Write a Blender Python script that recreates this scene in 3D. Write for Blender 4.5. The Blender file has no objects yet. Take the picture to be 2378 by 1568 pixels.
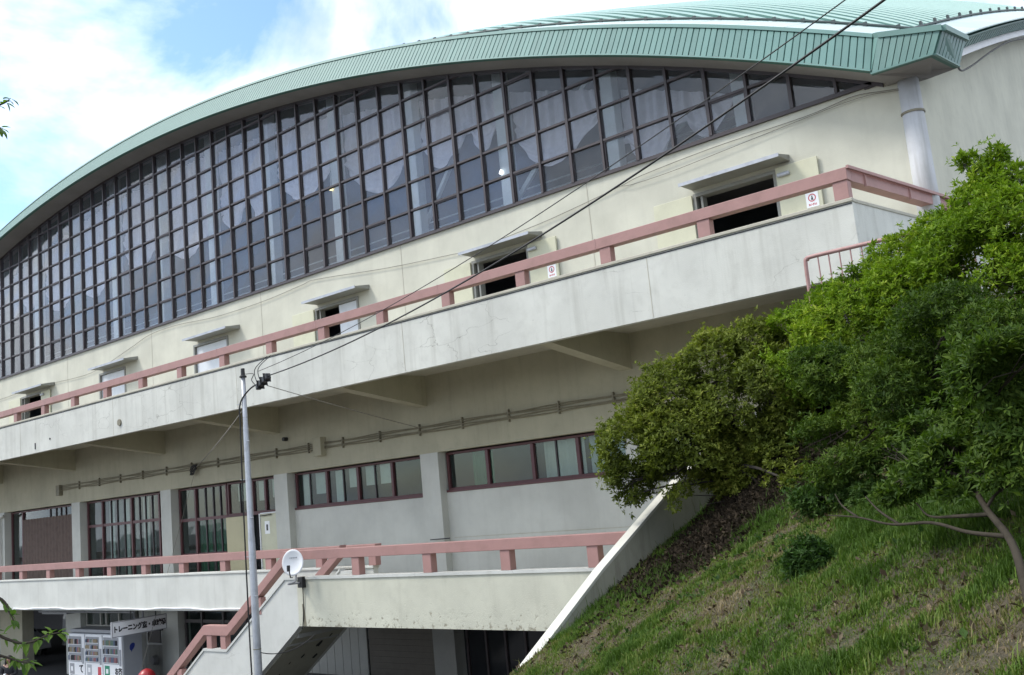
import bpy, bmesh, math, random
import numpy as np
from mathutils import Vector, Matrix

random.seed(7)
RNG = np.random.default_rng(11)
SC = bpy.context.scene
COL = SC.collection

# ------------------------------------------------------------------ camera
cam_data = bpy.data.cameras.new("camera")
cam = bpy.data.objects.new("camera", cam_data)
COL.objects.link(cam)
right = Vector((0.76088774, 0.64190881, -0.09488382))
down = Vector((-0.17312458, 0.05989993, -0.98307674))
fwd = Vector((-0.62536208, 0.76443776, 0.15670731))
M = Matrix.Identity(4)
for i in range(3):
    M[i][0] = right[i]; M[i][1] = -down[i]; M[i][2] = -fwd[i]
cam.matrix_world = M
cam_data.sensor_width = 36.0
cam_data.lens = 36.0 * 2261.0 / 2378.0
cam_data.clip_start = 0.1
cam_data.clip_end = 3000.0
SC.camera = cam

# ------------------------------------------------------------------ light
SUN_DIR = Vector((-0.50, -0.42, 0.82)).normalized()      # towards the sun
world = bpy.data.worlds.new("World"); SC.world = world; world.use_nodes = True
nt = world.node_tree; nt.nodes.clear()
def wn(t, **kw):
    n = nt.nodes.new(t)
    for k, v in kw.items(): setattr(n, k, v)
    return n
out = wn('ShaderNodeOutputWorld'); bg = wn('ShaderNodeBackground')
sky = wn('ShaderNodeTexSky', sky_type='NISHITA')
sky.sun_disc = False
sky.sun_elevation = math.asin(SUN_DIR.z)
sky.sun_rotation = math.atan2(SUN_DIR.x, SUN_DIR.y)
sky.altitude = 50; sky.air_density = 1.0; sky.dust_density = 1.2
tc = wn('ShaderNodeTexCoord'); mp = wn('ShaderNodeMapping')
mp.inputs['Scale'].default_value = (1.0, 1.0, 1.35)
mp.inputs['Location'].default_value = (5.20, 4.49, 1.88)
n1 = wn('ShaderNodeTexNoise'); n1.inputs['Scale'].default_value = 3.0; n1.inputs['Detail'].default_value = 9; n1.inputs['Roughness'].default_value = 0.55; n1.inputs['Distortion'].default_value = 0.35
r1 = wn('ShaderNodeValToRGB'); r1.color_ramp.elements[0].position = 0.37; r1.color_ramp.elements[1].position = 0.51
n2 = wn('ShaderNodeTexNoise'); n2.inputs['Scale'].default_value = 5.0; n2.inputs['Detail'].default_value = 8
r2 = wn('ShaderNodeValToRGB')
r2.color_ramp.elements[0].position = 0.40; r2.color_ramp.elements[0].color = (4.3, 5.0, 6.0, 1)
r2.color_ramp.elements[1].position = 0.56; r2.color_ramp.elements[1].color = (8.4, 8.7, 9.1, 1)
mix = wn('ShaderNodeMixRGB')
L = nt.links.new
L(tc.outputs['Generated'], mp.inputs['Vector']); L(mp.outputs[0], n1.inputs['Vector']); L(mp.outputs[0], n2.inputs['Vector'])
L(n1.outputs[0], r1.inputs[0]); L(n2.outputs[0], r2.inputs[0])
L(r1.outputs[0], mix.inputs[0]); sb_ = wn('ShaderNodeMixRGB', blend_type='MULTIPLY'); sb_.inputs[0].default_value = 1; sb_.inputs[2].default_value = (1.15, 1.32, 1.55, 1)
L(sky.outputs[0], sb_.inputs[1]); L(sb_.outputs[0], mix.inputs[1]); L(r2.outputs[0], mix.inputs[2])
L(mix.outputs[0], bg.inputs['Color']); bg.inputs['Strength'].default_value = 0.1
L(bg.outputs[0], out.inputs['Surface'])

sd = bpy.data.lights.new("sun", 'SUN'); sd.energy = 1.5; sd.angle = math.radians(14); sd.color = (1.0, 0.95, 0.88)
sun = bpy.data.objects.new("sun", sd); COL.objects.link(sun)
sun.rotation_euler = SUN_DIR.to_track_quat('Z', 'Y').to_euler()

SC.view_settings.view_transform = 'Standard'
SC.view_settings.look = 'None'
SC.view_settings.gamma = 1.0
SC.view_settings.use_curve_mapping = False
SC.view_settings.exposure = 1.1
SC.cycles.use_denoising = True
SC.cycles.max_bounces = 8
SC.cycles.transparent_max_bounces = 12

# ------------------------------------------------------------------ helpers
def tag(o, label=None, cat=None, group=None, kind=None):
    if label: o['label'] = label
    if cat: o['category'] = cat
    if group: o['group'] = group
    if kind: o['kind'] = kind
    return o

def empty(name, loc, label=None, cat=None, group=None):
    o = bpy.data.objects.new(name, None); COL.objects.link(o)
    o.location = loc; o.empty_display_size = 0.2
    return tag(o, label, cat, group)

def put(o, parent):
    if parent is not None:
        o.parent = parent
        t = Vector((0, 0, 0)); p = parent
        while p is not None:
            t += Vector(p.location)
            if p.parent is not None: t += p.matrix_parent_inverse.translation
            p = p.parent
        o.matrix_parent_inverse = Matrix.Translation(-t)
    return o

def mesh(name, vs, fs, mat, parent=None, smooth=False):
    me = bpy.data.meshes.new(name)
    me.from_pydata([tuple(v) for v in vs], [], fs)
    me.materials.append(mat)
    if smooth:
        me.polygons.foreach_set('use_smooth', [True] * len(me.polygons))
    me.update()
    o = bpy.data.objects.new(name, me); COL.objects.link(o)
    return put(o, parent)

class MB:
    def __init__(s): s.v = []; s.f = []
    def add(s, vs, fs):
        b = len(s.v); s.v += [tuple(v) for v in vs]; s.f += [tuple(b + i for i in f) for f in fs]; return s
    def box(s, x0, x1, y0, y1, z0, z1):
        return s.add([(x0,y0,z0),(x1,y0,z0),(x1,y1,z0),(x0,y1,z0),(x0,y0,z1),(x1,y0,z1),(x1,y1,z1),(x0,y1,z1)],
                     [(0,3,2,1),(4,5,6,7),(0,1,5,4),(1,2,6,5),(2,3,7,6),(3,0,4,7)])
    def hexa(s, a, b):
        """a, b: two quads (lists of 4 pts) joined"""
        return s.add(list(a) + list(b), [(3,2,1,0),(4,5,6,7),(0,1,5,4),(1,2,6,5),(2,3,7,6),(3,0,4,7)])
    def prism_y(s, poly, y0, y1):     # poly in (x,z)
        n = len(poly)
        vs = [(p[0], y0, p[1]) for p in poly] + [(p[0], y1, p[1]) for p in poly]
        fs = [tuple(range(n)), tuple(range(2*n-1, n-1, -1))] + [(i, i+n, (i+1) % n + n, (i+1) % n) for i in range(n)]
        return s.add(vs, fs)
    def prism_x(s, poly, x0, x1):     # poly in (y,z)
        n = len(poly)
        vs = [(x0, p[0], p[1]) for p in poly] + [(x1, p[0], p[1]) for p in poly]
        fs = [tuple(range(n)), tuple(range(2*n-1, n-1, -1))] + [(i, i+n, (i+1) % n + n, (i+1) % n) for i in range(n)]
        return s.add(vs, fs)
    def tube(s, pts, r, n=6, cap=True):
        pts = [Vector(p) for p in pts]
        rs = r if isinstance(r, (list, tuple)) else [r] * len(pts)
        rings = []
        prev = None
        for i, p in enumerate(pts):
            if i == 0: d = pts[1] - p
            elif i == len(pts) - 1: d = p - pts[i-1]
            else: d = pts[i+1] - pts[i-1]
            d.normalize()
            if prev is None:
                u = d.orthogonal().normalized()
            else:
                u = (prev - d * prev.dot(d))
                u = u.normalized() if u.length > 1e-6 else d.orthogonal().normalized()
            prev = u; w = d.cross(u)
            rings.append([p + (u * math.cos(2*math.pi*k/n) + w * math.sin(2*math.pi*k/n)) * rs[i] for k in range(n)])
        b = len(s.v)
        for R in rings: s.v += [tuple(q) for q in R]
        for i in range(len(rings) - 1):
            for k in range(n):
                s.f.append((b+i*n+k, b+i*n+(k+1) % n, b+(i+1)*n+(k+1) % n, b+(i+1)*n+k))
        if cap:
            s.f.append(tuple(b+k for k in range(n-1, -1, -1)))
            e = b + (len(rings)-1)*n
            s.f.append(tuple(e+k for k in range(n)))
        return s
    def build(s, name, mat, parent=None, smooth=False):
        return mesh(name, s.v, s.f, mat, parent, smooth)

def bevel(o, w=0.01, seg=2):
    m = o.modifiers.new("bevel", 'BEVEL'); m.width = w; m.segments = seg; m.limit_method = 'ANGLE'
    return o

def catenary(a, b, sag, n=24):
    a = Vector(a); b = Vector(b)
    return [a.lerp(b, t/n) - Vector((0, 0, sag * 4 * (t/n) * (1 - t/n))) for t in range(n+1)]

def smoothpath(pts, n=6):
    """Catmull-Rom through the points"""
    P = [Vector(p) for p in pts]; P = [P[0]*2-P[1]] + P + [P[-1]*2-P[-2]]
    out_ = []
    for i in range(1, len(P)-2):
        for k in range(n):
            t = k/n
            out_.append(0.5*((2*P[i]) + (P[i+1]-P[i-1])*t + (2*P[i-1]-5*P[i]+4*P[i+1]-P[i+2])*t*t + (3*P[i]-P[i-1]-3*P[i+1]+P[i+2])*t**3))
    out_.append(P[-2]); return out_

# ------------------------------------------------------------------ materials
def newmat(name):
    m = bpy.data.materials.new(name); m.use_nodes = True
    t = m.node_tree; b = t.nodes.get('Principled BSDF')
    return m, t, b

def nd(t, typ, **kw):
    n = t.nodes.new(typ)
    for k, v in kw.items():
        if k in n.inputs.keys(): n.inputs[k].default_value = v
        else: setattr(n, k, v)
    return n

def mixc(t, fac, a, b, mode='MIX'):
    n = t.nodes.new('ShaderNodeMixRGB'); n.blend_type = mode
    for s, v in ((n.inputs[0], fac), (n.inputs[1], a), (n.inputs[2], b)):
        if isinstance(v, (int, float)): s.default_value = v
        elif isinstance(v, tuple): s.default_value = v if len(v) == 4 else (*v, 1)
        else: t.links.new(v, s)
    return n.outputs[0]

def ramp(t, src, p0, p1, c0=(0,0,0), c1=(1,1,1)):
    r = t.nodes.new('ShaderNodeValToRGB')
    r.color_ramp.elements[0].position = p0; r.color_ramp.elements[1].position = p1
    r.color_ramp.elements[0].color = (*c0, 1); r.color_ramp.elements[1].color = (*c1, 1)
    t.links.new(src, r.inputs[0]); return r.outputs[0]

def noise(t, scale, detail=4, rough=0.55, vec=None, mscale=None, dist=0.0):
    tc = t.nodes.new('ShaderNodeTexCoord')
    v = tc.outputs['Object']
    if mscale:
        m = t.nodes.new('ShaderNodeMapping'); m.inputs['Scale'].default_value = mscale
        t.links.new(v, m.inputs['Vector']); v = m.outputs[0]
    n = nd(t, 'ShaderNodeTexNoise', Scale=scale, Detail=detail, Roughness=rough, Distortion=dist)
    t.links.new(v, n.inputs['Vector'])
    return n.outputs[0]

def addbump(t, b, h, strength=0.3, dist=0.02):
    n = nd(t, 'ShaderNodeBump', Strength=strength, Distance=dist)
    t.links.new(h, n.inputs['Height']); t.links.new(n.outputs[0], b.inputs['Normal'])

def plaster(name, base, dirt=(0.16, 0.15, 0.11), streak=0.35, blotch=0.5, crack=0.0, peel=0.0, peel_z=None, course=0.0, rough=0.85):
    m, t, b = newmat(name)
    c = mixc(t, ramp(t, noise(t, 0.9, 5), 0.35, 0.68), base, tuple(x * 0.84 for x in base))
    c = mixc(t, ramp(t, noise(t, 3.4, 6, 0.65), 0.50, 0.75, (0,0,0), (blotch,)*3), c, tuple(base[i]*0.62+dirt[i]*0.25 for i in range(3)))
    st = ramp(t, noise(t, 1.0, 5, 0.6, mscale=(5, 5, 0.35)), 0.52, 0.78, (0,0,0), (streak,)*3)
    c = mixc(t, st, c, dirt)
    c = mixc(t, ramp(t, noise(t, 22, 3), 0.70, 0.78, (0,0,0), (0.35,)*3), c, dirt)
    if crack:
        tc = t.nodes.new('ShaderNodeTexCoord')
        mpn = t.nodes.new('ShaderNodeMapping'); mpn.inputs['Scale'].default_value = (0.5, 0.5, 1.1)
        nz = nd(t, 'ShaderNodeTexNoise', Scale=2.0, Detail=6)
        t.links.new(tc.outputs['Object'], mpn.inputs[0]); t.links.new(mpn.outputs[0], nz.inputs['Vector'])
        ad = t.nodes.new('ShaderNodeMixRGB'); ad.blend_type = 'ADD'; ad.inputs[0].default_value = 0.6
        t.links.new(mpn.outputs[0], ad.inputs[1]); t.links.new(nz.outputs['Color'], ad.inputs[2])
        vo = nd(t, 'ShaderNodeTexVoronoi', feature='DISTANCE_TO_EDGE', Scale=1.4)
        t.links.new(ad.outputs[0], vo.inputs['Vector'])
        line = ramp(t, vo.outputs['Distance'], 0.0, 0.006, (1,1,1), (0,0,0))
        mask = ramp(t, noise(t, 0.5, 3), 0.52, 0.60, (0,0,0), (crack,)*3)
        c = mixc(t, mixc(t, 1.0, line, mask, 'MULTIPLY'), c, tuple(x*0.5 for x in dirt))
    h = noise(t, 60, 3)
    if peel:
        pn = noise(t, 9, 6, 0.7)
        if peel_z:
            tc = t.nodes.new('ShaderNodeTexCoord'); sp = t.nodes.new('ShaderNodeSeparateXYZ')
            t.links.new(tc.outputs['Object'], sp.inputs[0])
            mr = nd(t, 'ShaderNodeMapRange'); mr.inputs[1].default_value = peel_z[0]; mr.inputs[2].default_value = peel_z[1]
            mr.inputs[3].default_value = 0.13; mr.inputs[4].default_value = -0.12
            t.links.new(sp.outputs[2], mr.inputs[0])
            a = t.nodes.new('ShaderNodeMath'); a.operation = 'ADD'
            t.links.new(pn, a.inputs[0]); t.links.new(mr.outputs[0], a.inputs[1]); pn = a.outputs[0]
        pm = ramp(t, pn, 0.66, 0.69)
        c = mixc(t, mixc(t, 1.0, pm, (peel,)*3, 'MULTIPLY'), c, (0.20, 0.18, 0.13))
        h = mixc(t, 0.7, h, ramp(t, pn, 0.55, 0.72), 'SUBTRACT')
    if course:
        tc = t.nodes.new('ShaderNodeTexCoord')
        wv = nd(t, 'ShaderNodeTexWave', wave_type='BANDS', bands_direction='Z', Scale=1.6, Distortion=0.6)
        t.links.new(tc.outputs['Object'], wv.inputs['Vector'])
        ln = ramp(t, wv.outputs['Fac'], 0.0, 0.10, (1,1,1), (0,0,0))
        c = mixc(t, mixc(t, 1.0, ln, (course,)*3, 'MULTIPLY'), c, tuple(x*0.75 for x in base))
    t.links.new(c, b.inputs['Base Color']); b.inputs['Roughness'].default_value = rough
    addbump(t, b, h, 0.35, 0.012)
    return m

def painted(name, base, rough=0.5, var=0.15, metallic=0.0, dirt=None, scale=4.0, bump=0.1, spec=0.5):
    m, t, b = newmat(name)
    dk = dirt or tuple(x * 0.6 for x in base)
    c = mixc(t, ramp(t, noise(t, scale, 6, 0.65), 0.45, 0.75, (0,0,0), (var*3,)*3 if var*3 < 1 else (1,1,1)), base, dk)
    c = mixc(t, ramp(t, noise(t, scale*9, 3), 0.68, 0.74, (0,0,0), (0.4,)*3), c, dk)
    t.links.new(c, b.inputs['Base Color'])
    b.inputs['Roughness'].default_value = rough; b.inputs['Metallic'].default_value = metallic
    b.inputs['Specular IOR Level'].default_value = spec
    if bump: addbump(t, b, noise(t, scale*12, 3), bump, 0.004)
    return m

def vary(m, amt=0.10):
    t = m.node_tree; b = t.nodes['Principled BSDF']; l = b.inputs['Base Color'].links[0].from_socket
    oi = t.nodes.new('ShaderNodeObjectInfo'); hs = t.nodes.new('ShaderNodeHueSaturation')
    mr = nd(t, 'ShaderNodeMapRange'); mr.inputs[3].default_value = 1-amt; mr.inputs[4].default_value = 1+amt
    t.links.new(oi.outputs['Random'], mr.inputs[0]); t.links.new(mr.outputs[0], hs.inputs['Value'])
    t.links.new(l, hs.inputs['Color']); t.links.new(hs.outputs[0], b.inputs['Base Color'])

def plain(name, base, rough=0.6, metallic=0.0, emit=None, est=1.0):
    m, t, b = newmat(name)
    c = mixc(t, ramp(t, noise(t, 6, 3), 0.4, 0.7, (0,0,0), (0.25,)*3), base, tuple(x*0.75 for x in base))
    t.links.new(c, b.inputs['Base Color'])
    b.inputs['Roughness'].default_value = rough; b.inputs['Metallic'].default_value = metallic
    if emit:
        b.inputs['Emission Color'].default_value = (*emit, 1); b.inputs['Emission Strength'].default_value = est
    return m

def glass(name, tint=(0.90, 0.92, 0.95), haze=(0.22, 0.225, 0.23), hz=0.11, ior=1.5, rough=0.02):
    m = bpy.data.materials.new(name); m.use_nodes = True; t = m.node_tree; t.nodes.clear()
    o = t.nodes.new('ShaderNodeOutputMaterial')
    tr = nd(t, 'ShaderNodeBsdfTransparent'); tr.inputs[0].default_value = (*tint, 1)
    df = nd(t, 'ShaderNodeBsdfDiffuse'); df.inputs[0].default_value = (*haze, 1)
    gl = nd(t, 'ShaderNodeBsdfGlossy'); gl.inputs['Roughness'].default_value = rough; gl.inputs[0].default_value = (0.9, 0.92, 0.95, 1)
    ge = t.nodes.new('ShaderNodeNewGeometry')
    dt = nd(t, 'ShaderNodeVectorMath', operation='DOT_PRODUCT'); t.links.new(ge.outputs['Normal'], dt.inputs[0]); t.links.new(ge.outputs['Incoming'], dt.inputs[1])
    def mth(op, a_, b_=None):
        q = t.nodes.new('ShaderNodeMath'); q.operation = op
        for i_, v_ in enumerate((a_, b_)):
            if v_ is None: continue
            if isinstance(v_, (int, float)): q.inputs[i_].default_value = v_
            else: t.links.new(v_, q.inputs[i_])
        return q.outputs[0]
    f0 = ((ior-1)/(ior+1))**2
    frv = mth('ADD', mth('MULTIPLY', mth('POWER', mth('SUBTRACT', 1.0, mth('ABSOLUTE', dt.outputs['Value'])), 5.0), 1-f0), f0)
    bp = nd(t, 'ShaderNodeBump', Strength=0.06, Distance=0.02)
    tc = t.nodes.new('ShaderNodeTexCoord'); nz = nd(t, 'ShaderNodeTexNoise', Scale=1.3, Detail=2)
    t.links.new(tc.outputs['Object'], nz.inputs['Vector']); t.links.new(nz.outputs[0], bp.inputs['Height'])
    t.links.new(bp.outputs[0], gl.inputs['Normal'])
    m1 = t.nodes.new('ShaderNodeMixShader'); m2 = t.nodes.new('ShaderNodeMixShader')
    dm = ramp(t, noise(t, 2.5, 5), 0.3, 0.8, (hz*0.6,)*3, (hz*1.5,)*3)
    t.links.new(dm, m1.inputs[0]); t.links.new(tr.outputs[0], m1.inputs[1]); t.links.new(df.outputs[0], m1.inputs[2])
    t.links.new(frv, m2.inputs[0]); t.links.new(m1.outputs[0], m2.inputs[1]); t.links.new(gl.outputs[0], m2.inputs[2])
    t.links.new(m2.outputs[0], o.inputs[0])
    return m

def leafmat(name, cols, transl=0.3, rough=0.6):
    """leaf colour picked per leaf from the 'rnd' attribute"""
    m = bpy.data.materials.new(name); m.use_nodes = True; t = m.node_tree; b = t.nodes.get('Principled BSDF')
    at = t.nodes.new('ShaderNodeAttribute'); at.attribute_name = 'rnd'
    r = t.nodes.new('ShaderNodeValToRGB'); els = r.color_ramp.elements
    els[0].position = 0; els[0].color = (*cols[0], 1); els[1].position = 1; els[1].color = (*cols[-1], 1)
    for i, c in enumerate(cols[1:-1]):
        e = els.new((i+1)/(len(cols)-1)); e.color = (*c, 1)
    t.links.new(at.outputs['Fac'], r.inputs[0])
    t.links.new(r.outputs[0], b.inputs['Base Color']); b.inputs['Roughness'].default_value = rough
    b.inputs['Specular IOR Level'].default_value = 0.18
    tl = nd(t, 'ShaderNodeBsdfTranslucent'); t.links.new(mixc(t, 1.0, r.outputs[0], (1.2, 1.35, 0.6), 'MULTIPLY'), tl.inputs[0])
    mx = t.nodes.new('ShaderNodeMixShader'); mx.inputs[0].default_value = transl
    t.links.new(b.outputs[0], mx.inputs[1]); t.links.new(tl.outputs[0], mx.inputs[2])
    t.links.new(mx.outputs[0], t.nodes['Material Output'].inputs[0])
    return m

MT = dict(
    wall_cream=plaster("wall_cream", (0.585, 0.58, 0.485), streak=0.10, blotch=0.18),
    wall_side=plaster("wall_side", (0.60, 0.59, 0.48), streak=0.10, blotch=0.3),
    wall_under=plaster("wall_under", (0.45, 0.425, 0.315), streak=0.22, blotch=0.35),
    wall_grey=plaster("wall_grey", (0.56, 0.565, 0.52), streak=0.10, blotch=0.2),
    parapet=plaster("parapet", (0.60, 0.605, 0.55), streak=0.30, blotch=0.40, crack=0.55),
    parapet_low=plaster("parapet_low", (0.59, 0.60, 0.555), streak=0.20, blotch=0.25),
    parapet_peel=plaster("parapet_peel", (0.56, 0.56, 0.46), streak=0.15, blotch=0.35, peel=0.75, peel_z=(-2.31, -1.5)),
    stair=plaster("stair", (0.58, 0.59, 0.555), streak=0.12, blotch=0.3, crack=0.4),
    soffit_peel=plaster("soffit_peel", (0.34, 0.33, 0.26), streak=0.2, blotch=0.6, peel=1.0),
    slab=plaster("slab", (0.48, 0.46, 0.38), streak=0.15, blotch=0.5),
    retain=plaster("retain", (0.42, 0.41, 0.33), streak=0.5, blotch=0.7, dirt=(0.14, 0.13, 0.09)),
    coping=plaster("coping", (0.62, 0.61, 0.54), streak=0.0, blotch=0.3),
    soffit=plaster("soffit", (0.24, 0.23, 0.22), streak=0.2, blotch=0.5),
    column=plaster("column", (0.55, 0.56, 0.57), streak=0.5, blotch=0.4),
    concrete=plaster("concrete", (0.30, 0.30, 0.28), streak=0.2, blotch=0.4),
    green=painted("green_fascia", (0.108, 0.212, 0.187), 0.55, 0.20, scale=2.0, dirt=(0.09, 0.18, 0.165)),
    green_dark=painted("green_backing", (0.035, 0.12, 0.09), 0.6, 0.1),
    green_roof=painted("green_roof", (0.06, 0.145, 0.12), 0.85, 0.12, scale=1.0, spec=0.25),
    seam=painted("roof_seam", (0.27, 0.42, 0.38), 0.4, 0.08),  # paler than the roof: rib highlights painted into the seam colour
    flash=painted("flashing", (0.50, 0.60, 0.585), 0.45, 0.10, scale=1.5),
    white_trim=painted("white_trim", (0.72, 0.73, 0.74), 0.5, 0.1),
    guard=painted("snow_guard", (0.03, 0.05, 0.05), 0.6, 0.1),
    frame=painted("window_frame", (0.048, 0.038, 0.041), 0.45, 0.2, scale=8),
    frame_red=painted("window_frame_red", (0.095, 0.030, 0.034), 0.45, 0.2, scale=8),
    pink=painted("pink_rail", (0.365, 0.205, 0.185), 0.6, 0.24, dirt=(0.27, 0.155, 0.135), scale=3, bump=0.35),
    pink_pipe=painted("pink_pipe", (0.36, 0.21, 0.195), 0.5, 0.2, dirt=(0.25, 0.12, 0.09), scale=12),
    door_cream=painted("door_cream", (0.56, 0.555, 0.41), 0.5, 0.12, scale=2),
    door_yellow=painted("door_yellow", (0.47, 0.43, 0.27), 0.5, 0.12, scale=2),
    door_white=painted("door_white", (0.62, 0.65, 0.68), 0.4, 0.08),
    canopy=painted("canopy_metal", (0.23, 0.235, 0.215), 0.5, 0.3, dirt=(0.2, 0.19, 0.16)),
    steel=painted("galvanised", (0.42, 0.44, 0.47), 0.45, 0.25, metallic=0.35, scale=5),
    conduit=painted("conduit", (0.22, 0.20, 0.14), 0.6, 0.3),
    dark=plain("dark_void", (0.012, 0.011, 0.012), 0.9),
    black=plain("black_plastic", (0.012, 0.012, 0.013), 0.5),
    cable=plain("cable_black", (0.010, 0.010, 0.010), 0.6),
    cable_grey=plain("cable_grey", (0.20, 0.19, 0.16), 0.7),
    white=painted("white_plastic", (0.84, 0.85, 0.86), 0.35, 0.04),
    grey=plain("grey_plastic", (0.30, 0.31, 0.33), 0.5),
    vend_grey=painted("vending_side", (0.42, 0.44, 0.47), 0.4, 0.06),
    red=plain("red_paint", (0.32, 0.02, 0.025), 0.35),
    red_print=plain("red_print", (0.55, 0.06, 0.08), 0.5),
    ink=plain("ink", (0.03, 0.03, 0.035), 0.6),
    blue=plain("blue_print", (0.03, 0.05, 0.28), 0.5),
    green_print=plain("green_print", (0.03, 0.25, 0.15), 0.5),
    yellow=plain("yellow_paint", (0.55, 0.42, 0.08), 0.5),
    curtain=painted("curtain", (0.70, 0.68, 0.70), 0.9, 0.05, bump=0),
    blind=painted("blind_brown", (0.12, 0.085, 0.072), 0.9, 0.3, scale=5),
    paper=painted("paper_blind", (0.55, 0.57, 0.58), 0.9, 0.05),
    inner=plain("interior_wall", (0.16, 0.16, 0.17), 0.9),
    inner_col=painted("interior_column", (0.66, 0.72, 0.69), 0.6, 0.05),
    inner_green=plain("interior_green", (0.02, 0.13, 0.075), 0.8),
    board=painted("white_boarding", (0.36, 0.36, 0.33), 0.6, 0.1),
    shutter=painted("brown_shutter", (0.12, 0.105, 0.085), 0.7, 0.15),
    can_a=plain('can_rose', (0.36,0.16,0.17), 0.5), can_b=plain('can_slate', (0.14,0.18,0.26), 0.5), can_c=plain('can_sage', (0.16,0.25,0.19), 0.5), can_d=plain('can_tan', (0.34,0.27,0.17), 0.5), can_e=plain('can_pale', (0.48,0.46,0.45), 0.5),
    lamp=plain("lamp_white", (0.9, 0.9, 0.9), 0.5, emit=(1, 1, 1), est=2.2),
    lamp_warm=plain("lamp_warm", (0.9, 0.8, 0.5), 0.5, emit=(1, 0.75, 0.3), est=1.6),
    glass=glass("glass_upper"),
    glass_low=glass("glass_lower", tint=(0.84, 0.90, 0.87), haze=(0.10, 0.13, 0.12), hz=0.05, ior=1.42),
    car=painted("car_paint", (0.42, 0.43, 0.45), 0.25, 0.02, bump=0),
    car_glass=plain("car_glass", (0.02, 0.022, 0.025), 0.1),
    tyre=plain("tyre", (0.015, 0.015, 0.015), 0.8),
    skin=plain("skin", (0.45, 0.27, 0.20), 0.55),
    hair=plain("hair", (0.012, 0.009, 0.008), 0.5),
    jacket=plain("jacket", (0.02, 0.02, 0.024), 0.8),
    trousers=plain("trousers", (0.03, 0.035, 0.05), 0.8),
    bark=painted("bark", (0.050, 0.043, 0.033), 0.9, 0.3, scale=10, bump=0.8, spec=0.08),
    bark_dark=painted("bark_dark", (0.045, 0.038, 0.032), 0.9, 0.3, scale=10, bump=0.8),
    asphalt=painted("asphalt", (0.055, 0.055, 0.056), 0.9, 0.2, scale=6),
)

vary(MT['green'], .09); vary(MT['flash'], .07); vary(MT['pink'], .05); vary(MT['curtain'], .06)

# ------------------------------------------------------------------ ground and hill
GZ = -5.05
def vnoise(x, y, s, seed=0):
    r = np.random.default_rng(seed); G = r.random((128, 128))
    u = np.asarray(x)*s + 50.3; v = np.asarray(y)*s + 50.7
    i = np.floor(u).astype(int); j = np.floor(v).astype(int); fu = u-i; fv = v-j
    fu = fu*fu*(3-2*fu); fv = fv*fv*(3-2*fv); i %= 127; j %= 127
    return (G[i, j]*(1-fu)+G[i+1, j]*fu)*(1-fv) + (G[i, j+1]*(1-fu)+G[i+1, j+1]*fu)*fv
def vnoise3(x, y, z, s, seed=0):
    return (vnoise(x+z*0.37, y+z*0.71, s, seed) + vnoise(y+x*0.31+11, z-x*0.43, s, seed+1) + vnoise(z+y*0.53, x-y*0.29+7, s, seed+2)) / 3

def sst(t): t = np.clip(t, 0, 1); return t*t*(3-2*t)
def hill_z(X, Y):
    X = np.asarray(X, float); Y = np.asarray(Y, float)
    z = -1.9 + .394*X + .314*Y
    # steeper under the shrubs up to the level walkway at the top
    up = sst((Y-11.4)/3.0)*sst((X+7.9)/2.6)
    z = z*(1-up) + np.minimum(z+1.5, 2.0)*up
    z = np.where(X > 1.5, np.minimum(z, -1.9+.394*1.5+.314*Y + .12*(X-1.5)), z)
    z = z + (vnoise(X, Y, 0.9, 3)-.5)*.16 + (vnoise(X, Y, 2.7, 4)-.5)*.06
    return np.minimum(z, 2.03)

gm = MB(); gm.add([(-700,-700,GZ),(700,-700,GZ),(700,700,GZ),(-700,700,GZ)], [(0,1,2,3)])
tag(gm.build('ground', MT['asphalt']), 'dark asphalt forecourt below the gymnasium', kind='structure')

# hill as one displaced sheet, closed by skirts down to the ground
nx, ny = 150, 170
xs = np.linspace(-7.95, 14, nx); ys = np.linspace(-9, 17.95, ny)
XX, YY = np.meshgrid(xs, ys, indexing='ij'); ZZ = hill_z(XX, YY)
ZZ[:, :] = np.maximum(ZZ, GZ+.02)
vs = np.stack([XX, YY, ZZ], -1).reshape(-1, 3).tolist()
fs = [(i*ny+j, (i+1)*ny+j, (i+1)*ny+j+1, i*ny+j+1) for i in range(nx-1) for j in range(ny-1)]
b0 = len(vs)
edge = [i*ny for i in range(nx)] + [(nx-1)*ny+j for j in range(1, ny)] + [i*ny+ny-1 for i in range(nx-2, -1, -1)] + [j for j in range(ny-2, 0, -1)]
for e in edge: vs.append((vs[e][0], vs[e][1], GZ-.05))
n_e = len(edge)
for k in range(n_e): fs.append((edge[k], edge[(k+1) % n_e], b0+(k+1) % n_e, b0+k))
def soilmat():
    m, t, b = newmat("hill_soil")
    c = mixc(t, ramp(t, noise(t, 1.1, 6, 0.6), 0.42, 0.60), (0.058, 0.066, 0.026), (0.088, 0.070, 0.043))
    c = mixc(t, ramp(t, noise(t, 14, 5, 0.7), 0.45, 0.70), c, (0.15, 0.120, 0.078))
    c = mixc(t, ramp(t, noise(t, 38, 4, 0.7), 0.56, 0.70), c, (0.028, 0.020, 0.013))
    t.links.new(c, b.inputs['Base Color']); b.inputs['Roughness'].default_value = 0.95
    addbump(t, b, noise(t, 30, 5, 0.7), 1.0, 0.05)
    return m
hill = mesh('hill', vs, fs, soilmat(), None, True)
tag(hill, 'grassy embankment with bare soil patches rising to the right', kind='structure')

# ------------------------------------------------------------------ gymnasium
G = empty('gymnasium', (-30, 18, GZ), 'cream gymnasium with green vaulted roof and arched glass wall', 'building')

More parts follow.
